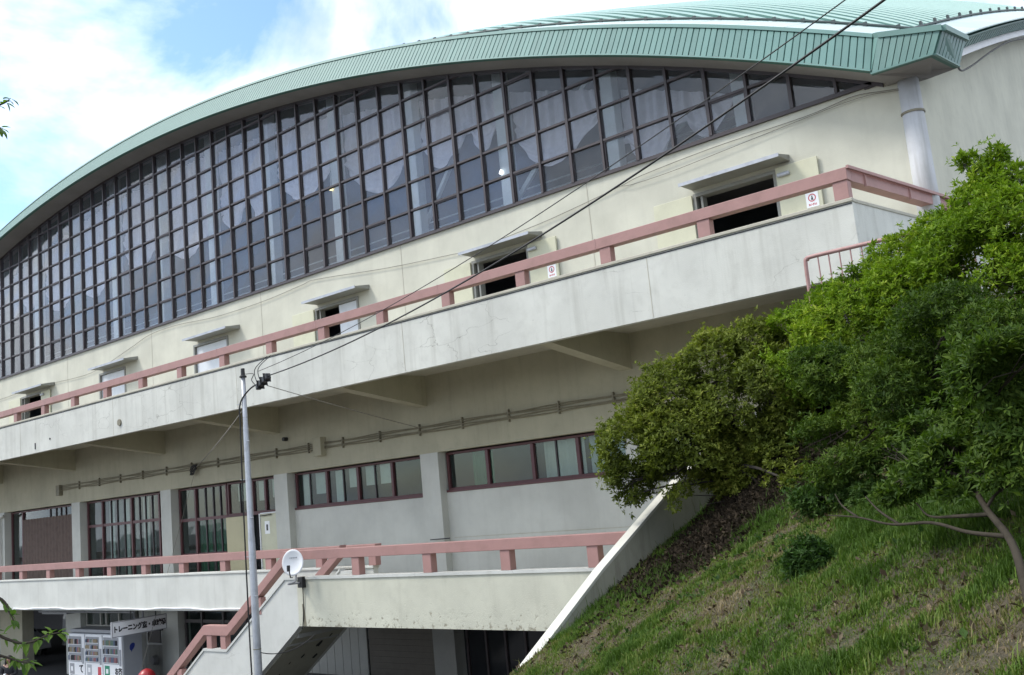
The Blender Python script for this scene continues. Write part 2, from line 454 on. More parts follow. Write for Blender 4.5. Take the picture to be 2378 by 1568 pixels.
XC, ZC, RC = -32.249, -48.007, 61.117
def zs(x): return ZC + math.sqrt(max(RC*RC - (x-XC)**2, 0))
def gY(y): t = y-17.65; return .41*t - t*t/400
def roofz(x, y):
    dy = max(y-19.0, 0); dx = max(-4.85-x, 0); d = dx*dy/(dx+dy+1e-6)
    return zs(x) + .87 + gY(y) - gY(17.65) + .5*(1-math.exp(-d/3.0))
XL = -59.9
SILL = 6.86
PX = 0.898
# upper wall with door openings
doors = [(-9.38,-7.6),(-15.74,-13.99),(-21.96,-20.16),(-28.33,-26.46),(-34.66,-32.87),(-41.17,-39.42),(-47.6,-45.8),(-54.0,-52.2)]
w = MB(); DT = 5.78; DB = 3.2
x = XL
for a, b in sorted(doors):
    w.box(x, a, 18, 18.3, DB, DT); x = b
w.box(x, -5.0, 18, 18.3, DB, DT)
poly = [(XL, DT), (-5.0, DT), (-5.0, zs(-5.0)+.1), (-5.4, SILL), (XL, SILL)]
w.prism_y(poly, 18, 18.3)
w.build('upper_wall', MT['wall_cream'], G)
# control joints
for jx in (-12.1, -18.3, -24.6, -31.0, -37.2):
    MB().box(jx, jx+.02, 17.994, 18.0, 3.3, SILL-.03).build('wall_joint', MT['slab'], G)
# side wall following the rising eave
sw = [(18.0, -3.0)] + [(107, -3.0)]
top = [(y, 7.45 + gY(y)-gY(19.6)) for y in np.linspace(107, 19.2, 30)] + [(18.75, 7.0), (18.0, 6.68)]
MB().prism_x(sw + top, -5.0, -4.72).build('side_wall', MT['wall_side'], G)
tp = MB()
ysd = list(np.linspace(19.2, 106.5, 60))
for a, b in zip(ysd[:-1], ysd[1:]):
    za = 7.62+gY(a)-gY(19.6); zb = 7.62+gY(b)-gY(19.6)
    tp.hexa([(-4.72,a,za-.17),(-4.28,a,za-.17),(-4.28,b,zb-.17),(-4.72,b,zb-.17)], [(-4.72,a,za),(-4.28,a,za),(-4.28,b,zb),(-4.72,b,zb)])
tp.build('eave_trim', MT['white_trim'], G)

# beam wall above the lower windows and back wall behind the lower floor
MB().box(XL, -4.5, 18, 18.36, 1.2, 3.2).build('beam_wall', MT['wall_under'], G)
COLX = [-4.85, -11.2, -17.55, -23.81, -30.17, -36.51, -43.05, -49.4, -55.7]     # right faces
for cx in COLX:
    MB().box(cx-.64, cx, 18.0, 18.36, -2.1, 1.2).build('column', MT['wall_grey'], G)
# solid infill below the high windows
MB().box(-23.81, -18.19, 18.22, 18.36, -2.1, .12).build('infill_wall', MT['wall_grey'], G)
MB().box(-17.55, -11.84, 18.22, 18.36, -2.1, .18).build('infill_wall', MT['wall_grey'], G)
MB().box(-11.2, -5.49, 18.22, 18.36, -2.1, .18).build('infill_wall', MT['wall_grey'], G)
MB().box(-17.4, -11.9, 18.212, 18.22, -.985, -.97).build('wall_joint', MT['slab'], G)

# windows of the lower storey -----------------------------------------
def window(x0, x1, z0, z1, mull, trans=(), y=18.25, rods=(), frame='frame_red', sub=True):
    m = MB(); d = .10
    m.box(x0, x1, y, y+d, z0, z0+.07); m.box(x0, x1, y, y+d, z1-.06, z1)
    m.box(x0, x0+.07, y, y+d, z0+.07, z1-.06); m.box(x1-.07, x1, y, y+d, z0+.07, z1-.06)
    m.box(x0-.02, x1+.02, y-.06, y, z0-.04, z0+.02)
    fr = bevel(m.build('window', MT[frame], G), .008, 1)
    xs_ = [x0] + list(mull) + [x1]
    for q in mull:
        MB().box(q-.045, q+.045, y-.012, y+.09, z0+.07, z1-.06).build('mullion', MT[frame], fr)
    zs_ = [z0] + list(trans) + [z1]
    for q in trans:
        MB().box(x0+.07, x1-.07, y+.004, y+.088, q-.05, q+.05).build('transom', MT[frame], fr)
    for q in rods:
        MB().box(q-.02, q+.02, y+.016, y+.07, z0+.07, z1-.06).build('glazing_bar', MT['frame'], fr)
    for i in range(len(xs_)-1):
        for j in range(len(zs_)-1):
            tl = random.uniform(-.004, .004)
            vs_ = [(xs_[i]+.03,y+.05+tl,zs_[j]+.03),(xs_[i+1]-.03,y+.05-tl,zs_[j]+.03),(xs_[i+1]-.03,y+.05,zs_[j+1]-.03),(xs_[i]+.03,y+.05,zs_[j+1]-.03)]
            vs_ += [(a, b_+.006, c) for a, b_, c in vs_]
            mesh('pane', vs_, [(0,1,2,3),(7,6,5,4),(0,4,5,1),(1,5,6,2),(2,6,7,3),(3,7,4,0)], MT['glass_low'], fr)
    return fr
H = 1.17
w1 = window(-42.98, -37.17, -2.1, H, [-41.9], [-1.05], rods=[-39.5,-39.0,-38.6,-38.2])
w2 = window(-36.45, -30.83, -2.1, H, [-35.3, -33.2, -31.35], [-1.02, .25], rods=[-34.7,-34.25,-33.75,-32.7,-32.3,-31.85])
w3 = window(-30.1, -27.3, -2.1, H, [-29.1], [-1.02, .12], rods=[-28.55,-28.1,-27.7])
w4 = window(-27.26, -24.47, .12, H, [-25.9, -25.25], rods=[-26.6])
w5 = window(-23.75, -18.22, .14, H, [-22.3, -20.95, -19.55], rods=[-23.1, -21.6, -20.27])
w6 = window(-17.5, -11.9, .20, H, [-16.1, -14.65, -13.3], rods=[-13.95])
w7 = window(-11.15, -5.5, .20, H, [-9.7, -8.3, -6.9])
w0 = window(-49.3, -43.75, -2.1, H, [-47.9, -46.5, -45.1], [-1.05, .2])
w00 = window(-55.6, -50.1, -2.1, H, [-54.0, -52.0], [-1.05, .2])
# things behind those panes (blinds, paper, green mats)
def backing(nm, x0, x1, z0, z1, mat, y=18.46, wav=0.0):
    n = max(2, int((x1-x0)/.08)); vs_ = []; fs_ = []
    for i in range(n+1):
        xx = x0+(x1-x0)*i/n; yy = y + wav*math.sin(i*1.9)+wav*.5*math.sin(i*.7)
        vs_ += [(xx, yy, z0), (xx, yy, z1), (xx, yy+.015, z0), (xx, yy+.015, z1)]
    for i in range(n):
        a = 4*i; fs_ += [(a, a+4, a+5, a+1), (a+3, a+7, a+6, a+2), (a+1, a+5, a+7, a+3), (a, a+2, a+6, a+4)]
    return mesh(nm, vs_, fs_, mat, G)
backing('window_blind', -41.75, -37.25, -2.05, .80, MT['blind'], 18.20, .012)
for a, b, c, dd in [(-26.9,-26.0,.55,1.1),(-25.8,-25.35,.5,1.1),(-25.1,-24.6,.55,1.1),(-23.6,-23.2,.2,1.12),(-23.0,-22.4,.5,1.12),(-22.1,-21.75,.2,1.1),(-21.5,-21.05,.58,1.12),(-20.8,-20.35,.58,1.12),(-20.2,-19.65,.58,1.12)]:
    backing('paper_blind', a, b, c, dd, MT['paper'], 18.42)
for a, b, c, dd in [(-29.0,-27.4,-1.9,.05),(-35.2,-34.4,-2.0,-.2),(-29.9,-29.2,-1.9,.1)]:
    backing('green_mat', a, b, c, dd, MT['inner_green'], 18.9, .02)
for a, b in [(-14.55,-13.35),(-13.2,-12.0),(-16.9,-16.2)]:
    backing('window_curtain', a, b, .22, 1.14, MT['paper'] if a > -15 else MT['inner_green'], 18.6, .01)
for k in range(9):
    xx = -36.2+k*.6; backing('window_curtain', xx, xx+.22+.1*(k % 3), -2.0, 1.1, MT['paper'] if k % 2 else MT['inner'], 18.7, .015)
# lower room box
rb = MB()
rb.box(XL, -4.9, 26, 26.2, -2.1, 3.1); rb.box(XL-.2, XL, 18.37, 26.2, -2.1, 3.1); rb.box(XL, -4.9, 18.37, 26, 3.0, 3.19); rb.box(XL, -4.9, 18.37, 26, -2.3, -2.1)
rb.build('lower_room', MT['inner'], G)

# lower doors -----------------------------------------------------------
def leaf(nm, x0, x1, y, z0, z1, mat, parent=G, th=.045):
    o = bevel(MB().box(x0, x1, y, y+th, z0, z1).build(nm, MT[mat], parent), .006, 1)
    return o
MB().box(-25.85, -25.38, 18.3, 18.36, -2.1, .10).build('door_opening', MT['dark'], G)
d1 = leaf('door', -27.22, -25.9, 18.13, -2.1, .08, 'door_yellow')
d2 = leaf('door', -25.36, -24.50, 18.11, -2.1, .08, 'door_cream')
MB().box(-25.36, -24.50, 18.10, 18.12, .09, .12).build('door_rail', MT['white'], d2)
MB().tube([(-25.3,18.05,.03),(-24.75,18.06,.05)], .015).build('door_closer', MT['black'], d2)
MB().box(-25.42, -25.385, 18.09, 18.13, -2.1, .10).build('door_edge', MT['white'], d2)

def sticker(xc, y, zc, s, parent):
    st = MB().box(xc-.5*s, xc+.5*s, y-.004, y, zc-.62*s, zc+.62*s).build('warning_sticker', MT['white'], parent)
    return st
def ring(nm, xc, y, zc, r0, r1, mat, parent, n=20):
    vs_ = []; fs_ = []
    for i in range(n):
        a = 2*math.pi*i/n
        for r in (r0, r1):
            for dy in (0, -.003): vs_.append((xc+r*math.cos(a), y+dy, zc+r*math.sin(a)))
    for i in range(n):
        a = 4*i; b_ = 4*((i+1) % n)
        fs_ += [(a+1, a+3, b_+3, b_+1), (a+2, b_+2, b_+3, a+3), (a, a+1, b_+1, b_)]
    return mesh(nm, vs_, fs_, mat, parent)
def text(nm, s, size, mtx, mat, parent, ext=.002, bold=0.0, sx=1.0):
    cu = bpy.data.curves.new(nm, 'FONT'); cu.body = s; cu.size = size; cu.extrude = ext; cu.offset = bold
    cu.align_x = 'CENTER'; cu.align_y = 'CENTER'; cu.resolution_u = 2
    to = bpy.data.objects.new(nm+'_curve', cu); COL.objects.link(to)
    dg = bpy.context.evaluated_depsgraph_get()
    me = bpy.data.meshes.new_from_object(to.evaluated_get(dg))
    bpy.data.objects.remove(to)
    me.transform(Matrix.Diagonal((sx, 1, 1, 1))); me.transform(mtx)
    me.materials.clear(); me.materials.append(mat)
    o = bpy.data.objects.new(nm, me); COL.objects.link(o); return put(o, parent)
FACE_Y = Matrix(((1,0,0,0),(0,0,-1,0),(0,1,0,0),(0,0,0,1)))      # text facing -Y
FACE_X = Matrix(((0,0,1,0),(1,0,0,0),(0,1,0,0),(0,0,0,1)))       # text facing +X, reading towards +Y
def no_entry(xc, y, zc, s, leafobj):
    st = MB().box(xc-.5*s, xc+.5*s, y-.006, y, zc-.62*s, zc+.62*s).build('warning_sticker', MT['white'], leafobj)
    # third level ends here: rings and figure are pieces of the door as well
    ring('sticker_ring', xc, y-.0065, zc+.12*s, .24*s, .31*s, MT['red_print'], leafobj)
    f = MB(); f.box(xc-.07*s, xc+.07*s, y-.009, y-.0065, zc-.02*s, zc+.15*s)
    f.box(xc-.045*s, xc+.045*s, y-.009, y-.0065, zc+.18*s, zc+.28*s)
    f.box(xc-.12*s, xc+.12*s, y-.009, y-.0065, zc-.06*s, zc-.03*s)
    f.build('sticker_figure', MT['ink'], leafobj)
    text('sticker_text', '立入禁止', .17*s, Matrix.Translation((xc, y-.0065, zc-.42*s)) @ FACE_Y, MT['red_print'], leafobj, .001, .002)
MB().box(-25.16, -24.92, 18.102, 18.108, -.52, -.14).build('door_notice', MT['white'], d2)
MB().box(-25.08, -25.0, 18.098, 18.102, -.42, -.24).build('notice_figure', MT['ink'], d2)

# upper doors -------------------------------------------------------------
def opening(a, b, kind):
    # frame
    m = MB(); y = 17.97
    m.box(a-.05, a+.02, y, 18.22, 3.35, DT+.04); m.box(b-.02, b+.05, y, 18.22, 3.35, DT+.04)
    m.box(a+.02, b-.02, y, 18.22, DT-.03, DT+.04)
    if kind == 'open': m.box(a+.10, a+.15, 18.02, 18.2, 3.35, DT-.03)
    fr = m.build('door_frame', MT['canopy'], G)
    return fr
opening(*doors[0], 'open'); opening(*doors[1], 'open'); opening(*doors[2], 'open'); opening(*doors[3], 'shut'); opening(*doors[4], 'shut'); opening(*doors[5], 'open')
for a, b in doors[6:]: opening(a, b, 'shut')
la = leaf('door', -10.38, -9.44, 17.93, 3.35, 5.80, 'door_cream')
lb = leaf('door', -7.54, -6.68, 17.93, 3.35, 5.84, 'door_cream'); no_entry(-6.88, 17.93, 5.02, .25, lb)
lc = leaf('door', -16.72, -15.80, 17.93, 3.35, 5.80, 'door_cream')
ld = leaf('door', -13.93, -13.08, 17.93, 3.35, 5.82, 'door_cream'); no_entry(-13.27, 17.93, 5.02, .25, ld)
le = leaf('door', -23.02, -22.02, 17.93, 3.35, 5.80, 'door_cream')
lf = leaf('door', -21.02, -20.18, 18.05, 3.35, 5.74, 'door_white')
lg = leaf('door', -28.30, -26.48, 18.05, 3.35, 5.74, 'door_white')
lh = leaf('door', -34.64, -32.90, 18.05, 3.35, 5.74, 'door_white')
li = leaf('door', -42.3, -41.23, 17.93, 3.35, 5.80, 'door_cream')
lj = leaf('door', -39.36, -38.6, 17.93, 3.35, 5.80, 'door_cream')
for a, b in doors[6:]: leaf('door', a+.03, b-.03, 18.05, 3.35, 5.74, 'door_white')
for o, xx in ((lb, -7.5), (ld, -13.9), (lj, -39.3)):
    bevel(MB().box(xx, xx+.26, 17.85, 17.93, 5.62, 5.70).build('door_closer', MT['steel'], o), .02, 2)
for o, xx in ((lg, -28.2), (lh, -34.5)):
    MB().box(xx, xx+.03, 17.98, 18.05, 4.3, 4.6).build('door_handle', MT['black'], o)
# curtain/shutter rail glimpsed inside open doors
for a, b in (doors[0], doors[1]):
    MB().tube([(a+.2, 18.5, 5.42), (b-.1, 18.5, 5.42)], .05, 8).build('shutter_roll', MT['grey'], G)
# canopies
for a, b in [(-9.44,-7.24),(-15.72,-13.5),(-21.92,-19.63),(-28.17,-25.75),(-34.48,-31.95),(-40.85,-38.28),(-47.9,-45.6),(-54.2,-51.9)]:
    m = MB()
    m.prism_x([(17.46, 5.915), (17.46, 5.955), (18.0, 6.05), (18.0, 5.915)], a, b)
    c = bevel(m.build('door_canopy', MT['canopy'], G), .006, 1)
    MB().box(a-.012, b+.012, 17.44, 17.46, 5.895, 5.965).build('canopy_lip', MT['steel'], c)

# upper balcony -------------------------------------------------------------
par = MB()
par.box(XL, -5.1, 14.9, 15.05, 2.82, 3.97)
par.hexa([(-5.25,15.05,2.82),(-5.10,15.05,2.82),(-4.44,19.9,2.82),(-4.59,19.9,2.82)], [(-5.25,15.05,3.97),(-5.10,15.05,3.97),(-4.44,19.9,3.97),(-4.59,19.9,3.97)])
par.build('balcony_parapet', MT['parapet'], G)
cp = MB(); cp.box(XL, -5.08, 14.87, 15.08, 3.97, 4.03); cp.hexa([(-5.28,15.08,3.97),(-5.08,15.08,3.97),(-4.42,19.9,3.97),(-4.62,19.9,3.97)], [(-5.28,15.08,4.03),(-5.08,15.08,4.03),(-4.42,19.9,4.03),(-4.62,19.9,4.03)])
bevel(cp.build('parapet_cap', MT['slab'], G), .01, 1)
MB().box(XL, -5.1, 14.893, 14.90, 3.935, 3.955).build('flashing_groove', MT['ink'], G)
MB().box(XL, -5.25, 15.05, 18.0, 3.20, 3.35).build('balcony_slab', MT['slab'], G)
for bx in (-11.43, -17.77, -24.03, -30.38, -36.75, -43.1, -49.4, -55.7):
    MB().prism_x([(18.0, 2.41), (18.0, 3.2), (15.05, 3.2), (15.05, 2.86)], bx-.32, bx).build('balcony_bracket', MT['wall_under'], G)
for jx in (-8.9, -15.3, -21.6, -28.0, -34.3, -40.6):
    MB().box(jx, jx+.014, 14.896, 14.90, 2.84, 3.93).build('formwork_joint', MT['slab'], G)
# drain hole and stains: small metal vent seen on the parapet
MB().tube([(-27.6,14.90,3.18),(-27.6,14.86,3.18)], .10, 12).build('drain_cover', MT['conduit'], G)
MB().tube([(-32.1,14.90,3.18),(-32.1,14.88,3.18)], .035, 8).build('bolt_hole', MT['black'], G)
MB().box(-33.2,-33.14,14.885,14.90,2.95,3.15).build('bolt_hole', MT['black'], G)

# lower balcony ----------------------------------------------------------------
MB().box(XL, -16.8, 14.9, 15.05, -2.30, -1.36).build('lower_parapet', MT['parapet_low'], G)
c = MB(); c.box(XL, -16.78, 14.87, 15.08, -1.36, -1.30)
bevel(c.build('parapet_cap', MT['parapet_low'], G), .01, 1)
MB().box(XL, -8.0, 15.05, 18.36, -2.3, -2.1).build('lower_slab', MT['slab'], G)
pts = [(x_, 14.86, -2.24+.018*math.sin(x_*1.7)+.01*math.sin(x_*4.1)) for x_ in np.arange(-34.9, -21.5, .3)]
MB().tube(pts, .022, 6).build('drain_hose', MT['white'], G)

# conduit run under the balcony
for dz, rr in ((-.02,.016),(.055,.014),(.09,.012),(-.07,.018)):
    pts = [(x_, 17.95, 1.82+dz+.012*math.sin(x_*2.1+dz*50)) for x_ in np.arange(-37.8, -9.0, .38)]
    MB().tube(pts, rr, 5).build('conduit', MT['conduit'], G)
for k in range(19):
    bx = -36.42 + k*1.528
    m = MB(); m.box(bx-.012, bx+.012, 17.93, 18.0, 1.68, 1.98)
    for dz in (-.08, .0, .09): m.box(bx-.026, bx+.026, 17.92, 17.99, 1.82+dz-.014, 1.82+dz+.014)
    m.build('conduit_bracket', MT['conduit'], G)
bevel(MB().box(-22.28, -21.93, 17.8, 18.0, 1.55, 2.08).build('junction_box', MT['wall_under'], G), .01, 1)
bevel(MB().box(-38.1, -37.82, 17.85, 18.0, 1.55, 1.95).build('junction_box', MT['conduit'], G), .01, 1)
MB().tube([(-23.7,18.0,2.2),(-23.7,17.86,2.2)], .06, 10).build('wall_spout', MT['black'], G)
MB().tube([(-17.95,17.9,-.98),(-17.3,17.94,-.97)], .014, 5).build('wall_rod', MT['ink'], G)
ckn = MB()
for k in range(9):
    a = k*.9; ckn.tube([(-28.5+.17*math.cos(a+q*.8), 17.86+.03*math.sin(q), 1.72+.16*math.sin(a*1.3+q*.8)) for q in range(6)], .016, 4)
ckn.build('cable_coil', MT['cable'], G)
dp = MB().tube([(-43.3,17.93,1.02),(-43.3,17.93,-2.0)], .04, 8); dp.tube([(-43.3,17.93,.98),(-42.95,17.93,1.08)], .045, 8)
dp.build('downpipe', MT['wall_grey'], G)

# glass wall ---------------------------------------------------------------------
gw = MB()
gw.box(XL, -5.45, 17.94, 18.06, SILL-.01, SILL+.07)
gxs = list(np.arange(-57.5, -5.2, .25))
for a, b in zip(gxs[:-1], gxs[1:]):
    gw.hexa([(a,17.94,zs(a)-.07),(b,17.94,zs(b)-.07),(b,18.06,zs(b)-.07),(a,18.06,zs(a)-.07)], [(a,17.94,zs(a)),(b,17.94,zs(b)),(b,18.06,zs(b)),(a,18.06,zs(a))])
gw.box(-5.6, -5.34, 17.96, 18.05, SILL-.04, SILL+.03)
GW = gw.build('glass_wall_frame', MT['frame'], G)
cols = [-16.0 + PX*k for k in range(-46, 12)]
cols = [c_ for c_ in cols if zs(c_) > SILL+.12 and c_ < -5.6]
for c_ in cols:
    wd = .037 if round((c_+16.0)/PX) % 2 == 0 else .028
    MB().box(c_-wd, c_+wd, 17.925, 18.055, SILL+.07, zs(c_)-.03).build('mullion', MT['frame'], GW)
rows = [SILL] + [SILL + .03 + .777*k for k in range(1, 9)]
def xspan(z):
    h = math.sqrt(max(RC*RC-(z-ZC)**2, 0)); return XC-h, XC+h
for r_ in rows[1:]:
    a, b = xspan(r_+.04)
    if b > a + .5: MB().box(max(a, XL)+.03, b-.03, 17.945, 18.045, r_-.027, r_+.027).build('transom', MT['frame'], GW)
far = MB(); sash = []
allc = [-57.2] + cols + [-5.38]
for i in range(len(allc)-1):
    a, b = allc[i]+.02, allc[i+1]-.02
    for j in range(len(rows)):
        z0 = rows[j]+.02; z1 = rows[j+1]-.02 if j+1 < len(rows) else 99
        ta, tb = min(z1, zs(a)-.04), min(z1, zs(b)-.04)
        if max(ta, tb) < z0+.06: continue
        ta = max(ta, z0+.005); tb = max(tb, z0+.005)
        t1, t2, t3 = (random.uniform(-.005, .005) for _ in range(3))
        q = [(a,18.0+t1,z0),(b,18.0-t1,z0),(b,18.0+t2,tb),(a,18.0+t3,ta)]
        vs_ = q + [(p[0], p[1]+.008, p[2]) for p in q]
        fs_ = [(0,1,2,3),(7,6,5,4),(0,4,5,1),(1,5,6,2),(2,6,7,3),(3,7,4,0)]
        if a < -43.9: far.add(vs_, fs_)
        else: mesh('pane', vs_, fs_, MT['glass'], GW)
        # sliding sashes: a second, thinner frame in some of the openings
        if (i % 3 == 1) and j in (0, 3) and ta > z0+.6 and a > -43.9:
            m = MB(); m.box(a+.01, a+.05, 17.965, 17.99, z0, z1); m.box(b-.05, b-.01, 17.965, 17.99, z0, z1)
            m.box(a+.05, b-.05, 17.965, 17.99, z0, z0+.04); m.box(a+.05, b-.05, 17.965, 17.99, z1-.04, z1)
            m.build('sash', MT['frame'], GW)
tag(far.build('pane', MT['glass'], GW), kind='stuff')

# gym interior seen through the glass
ib = MB()
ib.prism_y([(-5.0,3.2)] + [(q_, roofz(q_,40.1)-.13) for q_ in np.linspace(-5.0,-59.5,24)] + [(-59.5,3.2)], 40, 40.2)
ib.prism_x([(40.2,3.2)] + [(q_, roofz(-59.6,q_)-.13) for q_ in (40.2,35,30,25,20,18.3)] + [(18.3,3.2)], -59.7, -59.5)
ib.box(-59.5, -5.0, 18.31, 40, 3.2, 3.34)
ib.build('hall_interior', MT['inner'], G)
for k in range(14):
    cx = -8.4 - 3.28*k
    if zs(cx) < 7.1: continue
    bevel(MB().box(cx-.16, cx+.16, 18.65, 18.95, 6.55, zs(cx)+.6).build('inner_column', MT['inner_col'], G), .01, 1)
for zz, yy in ((8.05, 20.2), (7.75, 20.0), (7.35, 19.6)):
    MB().tube([(-44, yy, zz), (-9, yy, zz)], .022, 5).build('gallery_rail', MT['inner_col'], G)
for (a, b) in [((-12.5,19.15,9.8),(-15.3,19.15,7.2)), ((-16.2,19.15,10.35),(-18.7,19.15,7.2)), ((-9.2,19.15,8.3),(-11.6,19.15,7.1))]:
    MB().tube([a, b], .075, 4).build('inner_brace', MT['inner_col'], G)
MB().box(-59.4, -5.0, 18.31, 21.5, 6.35, 6.55).build('gallery_slab', MT['inner'], G)
# swagged curtains between the inner columns: gathered at the top, scooped into deep swags below
for k in range(13):
    a = -8.56-3.28*k; b = a-2.96
    low = 7.15 if a > -11 else (7.9 if a > -14 else (8.7 if a > -18 else 9.2 + .25*min(1, (-18-a)/12)))
    vs_ = []; fs_ = []; nx_, nz_ = 90, 30; rk = random.Random(k*13+4); low += rk.uniform(-.30, .35); two = rk.random() < .45
    c0_ = rk.uniform(.40, .60); ph = [rk.uniform(0, 6.28) for _ in range(6)]
    for i in range(nx_+1):
        u = i/nx_; xx = a+(b-a)*u
        t_ = zs(xx)-.30
        w_ = (u/c0_)*.5 if u < c0_ else .5+.5*(u-c0_)/(1-c0_)
        sw_ = math.sin(math.pi*w_)**.8
        if two: sw_ = max(.25, abs(math.sin(2*math.pi*w_)))**.9*(.75+.25*w_)
        bot = min(low + rk.uniform(-.0,.0) + (1-sw_)*1.15 + .05*math.sin(5*u+ph[0]), t_-.05)
        for j in range(nz_+1):
            v = j/nz_; z_ = t_+(bot-t_)*v
            # vertical gathers, slanting towards the middle lower down
            us = u + (.5-u)*.35*v*v
            g_ = .034*math.sin(us*52+ph[1]+.8*math.sin(v*4+ph[2])) + .030*math.sin(us*83+ph[3]) + .028*math.sin(us*23+ph[4])
            # scooped folds following the hem
            hang = max(0, (v-.55)/.45)
            arc = (bot - low)*.0 + (z_ - low - (1-sw_)*.75)
            s_ = .055*math.sin(arc*26+ph[5]+us*3)*hang
            vs_.append((xx, 18.98 + .05*(k % 2) + g_*(1-.6*hang) + s_ - .20*hang*hang*sw_, z_))
    for i in range(nx_):
        for j in range(nz_):
            p = i*(nz_+1)+j; fs_.append((p, p+1, p+nz_+2, p+nz_+1))
    mesh('curtain', vs_, fs_, MT['curtain'], G, True)
for (x_, z_, mt) in ((-15.05, 8.05, 'lamp'), (-21.65, 9.45, 'lamp_warm')):
    m = MB(); m.tube([(x_,18.6,z_),(x_,18.6,z_+.10)], [.06,.015], 10)
    m.build('hall_lamp', MT[mt], G)
    MB().tube([(x_-.02,18.62,z_+.9),(x_,18.6,z_+.10)], .012, 5).build('lamp_cord', MT['inner_col'], G)

# soffit, fascia, roof -------------------------------------------------------------
sf = MB(); gx = list(np.arange(-57.6, -5.2, .4)) + [-5.18]
for a, b in zip(gx[:-1], gx[1:]):
    sf.hexa([(a,17.15,zs(a)),(b,17.15,zs(b)),(b,18.3,zs(b)),(a,18.3,zs(a))], [(a,17.15,zs(a)+.05),(b,17.15,zs(b)+.05),(b,18.3,zs(b)+.05),(a,18.3,zs(a)+.05)])
# corner soffit
sf.add([(-5.18,17.15,6.73),(-4.11,17.15,6.70),(-4.11,18.7,6.92),(-4.5,18.7,7.0),(-4.5,18.3,6.75),(-5.18,18.3,6.76),
        (-5.18,17.15,6.78),(-4.11,17.15,6.75),(-4.11,18.7,6.97),(-4.5,18.7,7.05),(-4.5,18.3,6.80),(-5.18,18.3,6.81)],
       [(5,4,3,2,1,0),(6,7,8,9,10,11),(0,1,7,6),(1,2,8,7),(2,3,9,8),(3,4,10,9),(4,5,11,10),(5,0,6,11)])
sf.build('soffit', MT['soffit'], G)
# fascia backing + top and bottom trim
def fb(x): return Vector((x, 17.15, zs(x)))
def ft(x): return Vector((x, 17.65, zs(x)+.87))
bk = MB(); trt = (MB(), MB())
for a, b in zip(gx[:-1], gx[1:]):
    A, B, C_, D_ = fb(a), fb(b), ft(b), ft(a); o_ = Vector((0, .05, -.02))
    bk.hexa([A, B, C_, D_], [A+o_, B+o_, C_+o_, D_+o_])
    n_ = Vector((0, -.06, .0))
    for q_, (t0, t1) in enumerate(((0.0, .035), (.90, 1.01))):
        a0, b0_, b1, a1 = A.lerp(D_, t0), B.lerp(C_, t0), B.lerp(C_, t1), A.lerp(D_, t1)
        trt[q_].hexa([a0+n_, b0_+n_, b1+n_, a1+n_], [a0-n_*.2, b0_-n_*.2, b1-n_*.2, a1-n_*.2])
F = bk.build('fascia', MT['green_dark'], G)
for q_ in trt: q_.build('fascia_trim', MT['green'], F)
def panel(mb, A, B, C_, D_, nrm, th=.028, gap=.09):
    a0, b0_ = A.lerp(B, gap), A.lerp(B, 1-gap); d0, c0 = D_.lerp(C_, gap), D_.lerp(C_, 1-gap)
    mb.hexa([a0+nrm*th, b0_+nrm*th, c0+nrm*th, d0+nrm*th], [a0, b0_, c0, d0])
pn = Vector((0, -.87, .5)).normalized(); rest = MB(); x_ = -5.18; k = 0
while x_ > -57.4:
    a, b = x_-.130, x_
    A, B, C_, D_ = fb(a).lerp(ft(a), .03), fb(b).lerp(ft(b), .03), fb(b).lerp(ft(b), .91), fb(a).lerp(ft(a), .91)
    if k < 80:
        m = MB(); panel(m, A, B, C_, D_, pn, .026+random.uniform(-.004, .004)); m.build('fascia_panel', MT['green'], F)
    else: panel(rest, A, B, C_, D_, pn)
    x_ = a; k += 1
tag(rest.build('fascia_panel', MT['green'], F), kind='stuff')
# corner box of the eave
A0, B0 = Vector((-5.18,17.15,6.73)), Vector((-4.11,17.15,6.70))
A1, B1 = Vector((-4.97,17.22,7.46)), Vector((-3.90,17.15,7.16))
C0, C1 = Vector((-4.11,18.7,6.92)), Vector((-4.02,19.3,7.68))
cb = MB()
cb.hexa([A0, B0, B1, A1], [A0+Vector((0,.05,0)), B0+Vector((-.05,.05,0)), B1+Vector((-.05,.05,0)), A1+Vector((0,.05,0))])
cb.hexa([B0, C0, C1, B1], [B0+Vector((-.06,.06,0)), C0+Vector((-.06,0,0)), C1+Vector((-.06,0,0)), B1+Vector((-.06,.06,0))])
K_ = ft(-5.18)
cb.add([A0, A1, K_, A0+Vector((0,.06,0)), A1+Vector((0,.06,0)), K_+Vector((0,.06,0))], [(0,1,2),(5,4,3),(0,3,4,1),(1,4,5,2),(2,5,3,0)])
cb.build('corner_eave', MT['green_dark'], F)
for i in range(9):
    u0, u1 = i/9, (i+1)/9
    m = MB(); panel(m, A0.lerp(B0,u0).lerp(A1.lerp(B1,u0),.03), A0.lerp(B0,u1).lerp(A1.lerp(B1,u1),.03), A0.lerp(B0,u1).lerp(A1.lerp(B1,u1),.9), A0.lerp(B0,u0).lerp(A1.lerp(B1,u0),.9), Vector((0,-1,0)), .025, .07)
    m.build('fascia_panel', MT['green'], F)
for i in range(8):
    u0, u1 = i/8, (i+1)/8
    m = MB(); panel(m, B0.lerp(C0,u0).lerp(B1.lerp(C1,u0),.03), B0.lerp(C0,u1).lerp(B1.lerp(C1,u1),.03), B0.lerp(C0,u1).lerp(B1.lerp(C1,u1),.9), B0.lerp(C0,u0).lerp(B1.lerp(C1,u0),.9), Vector((1,0,0)), .025, .10)
    m.build('fascia_panel', MT['green'], F)
m = MB(); panel(m, A0+Vector((-.01,-.01,.02)), A0+Vector((.0,-.01,.02)), A1+Vector((0,-.02,-.06)), K_+Vector((0,-.03,-.08)), Vector((0,-1,0)), .02, .04); m.build('fascia_panel', MT['green'], F)
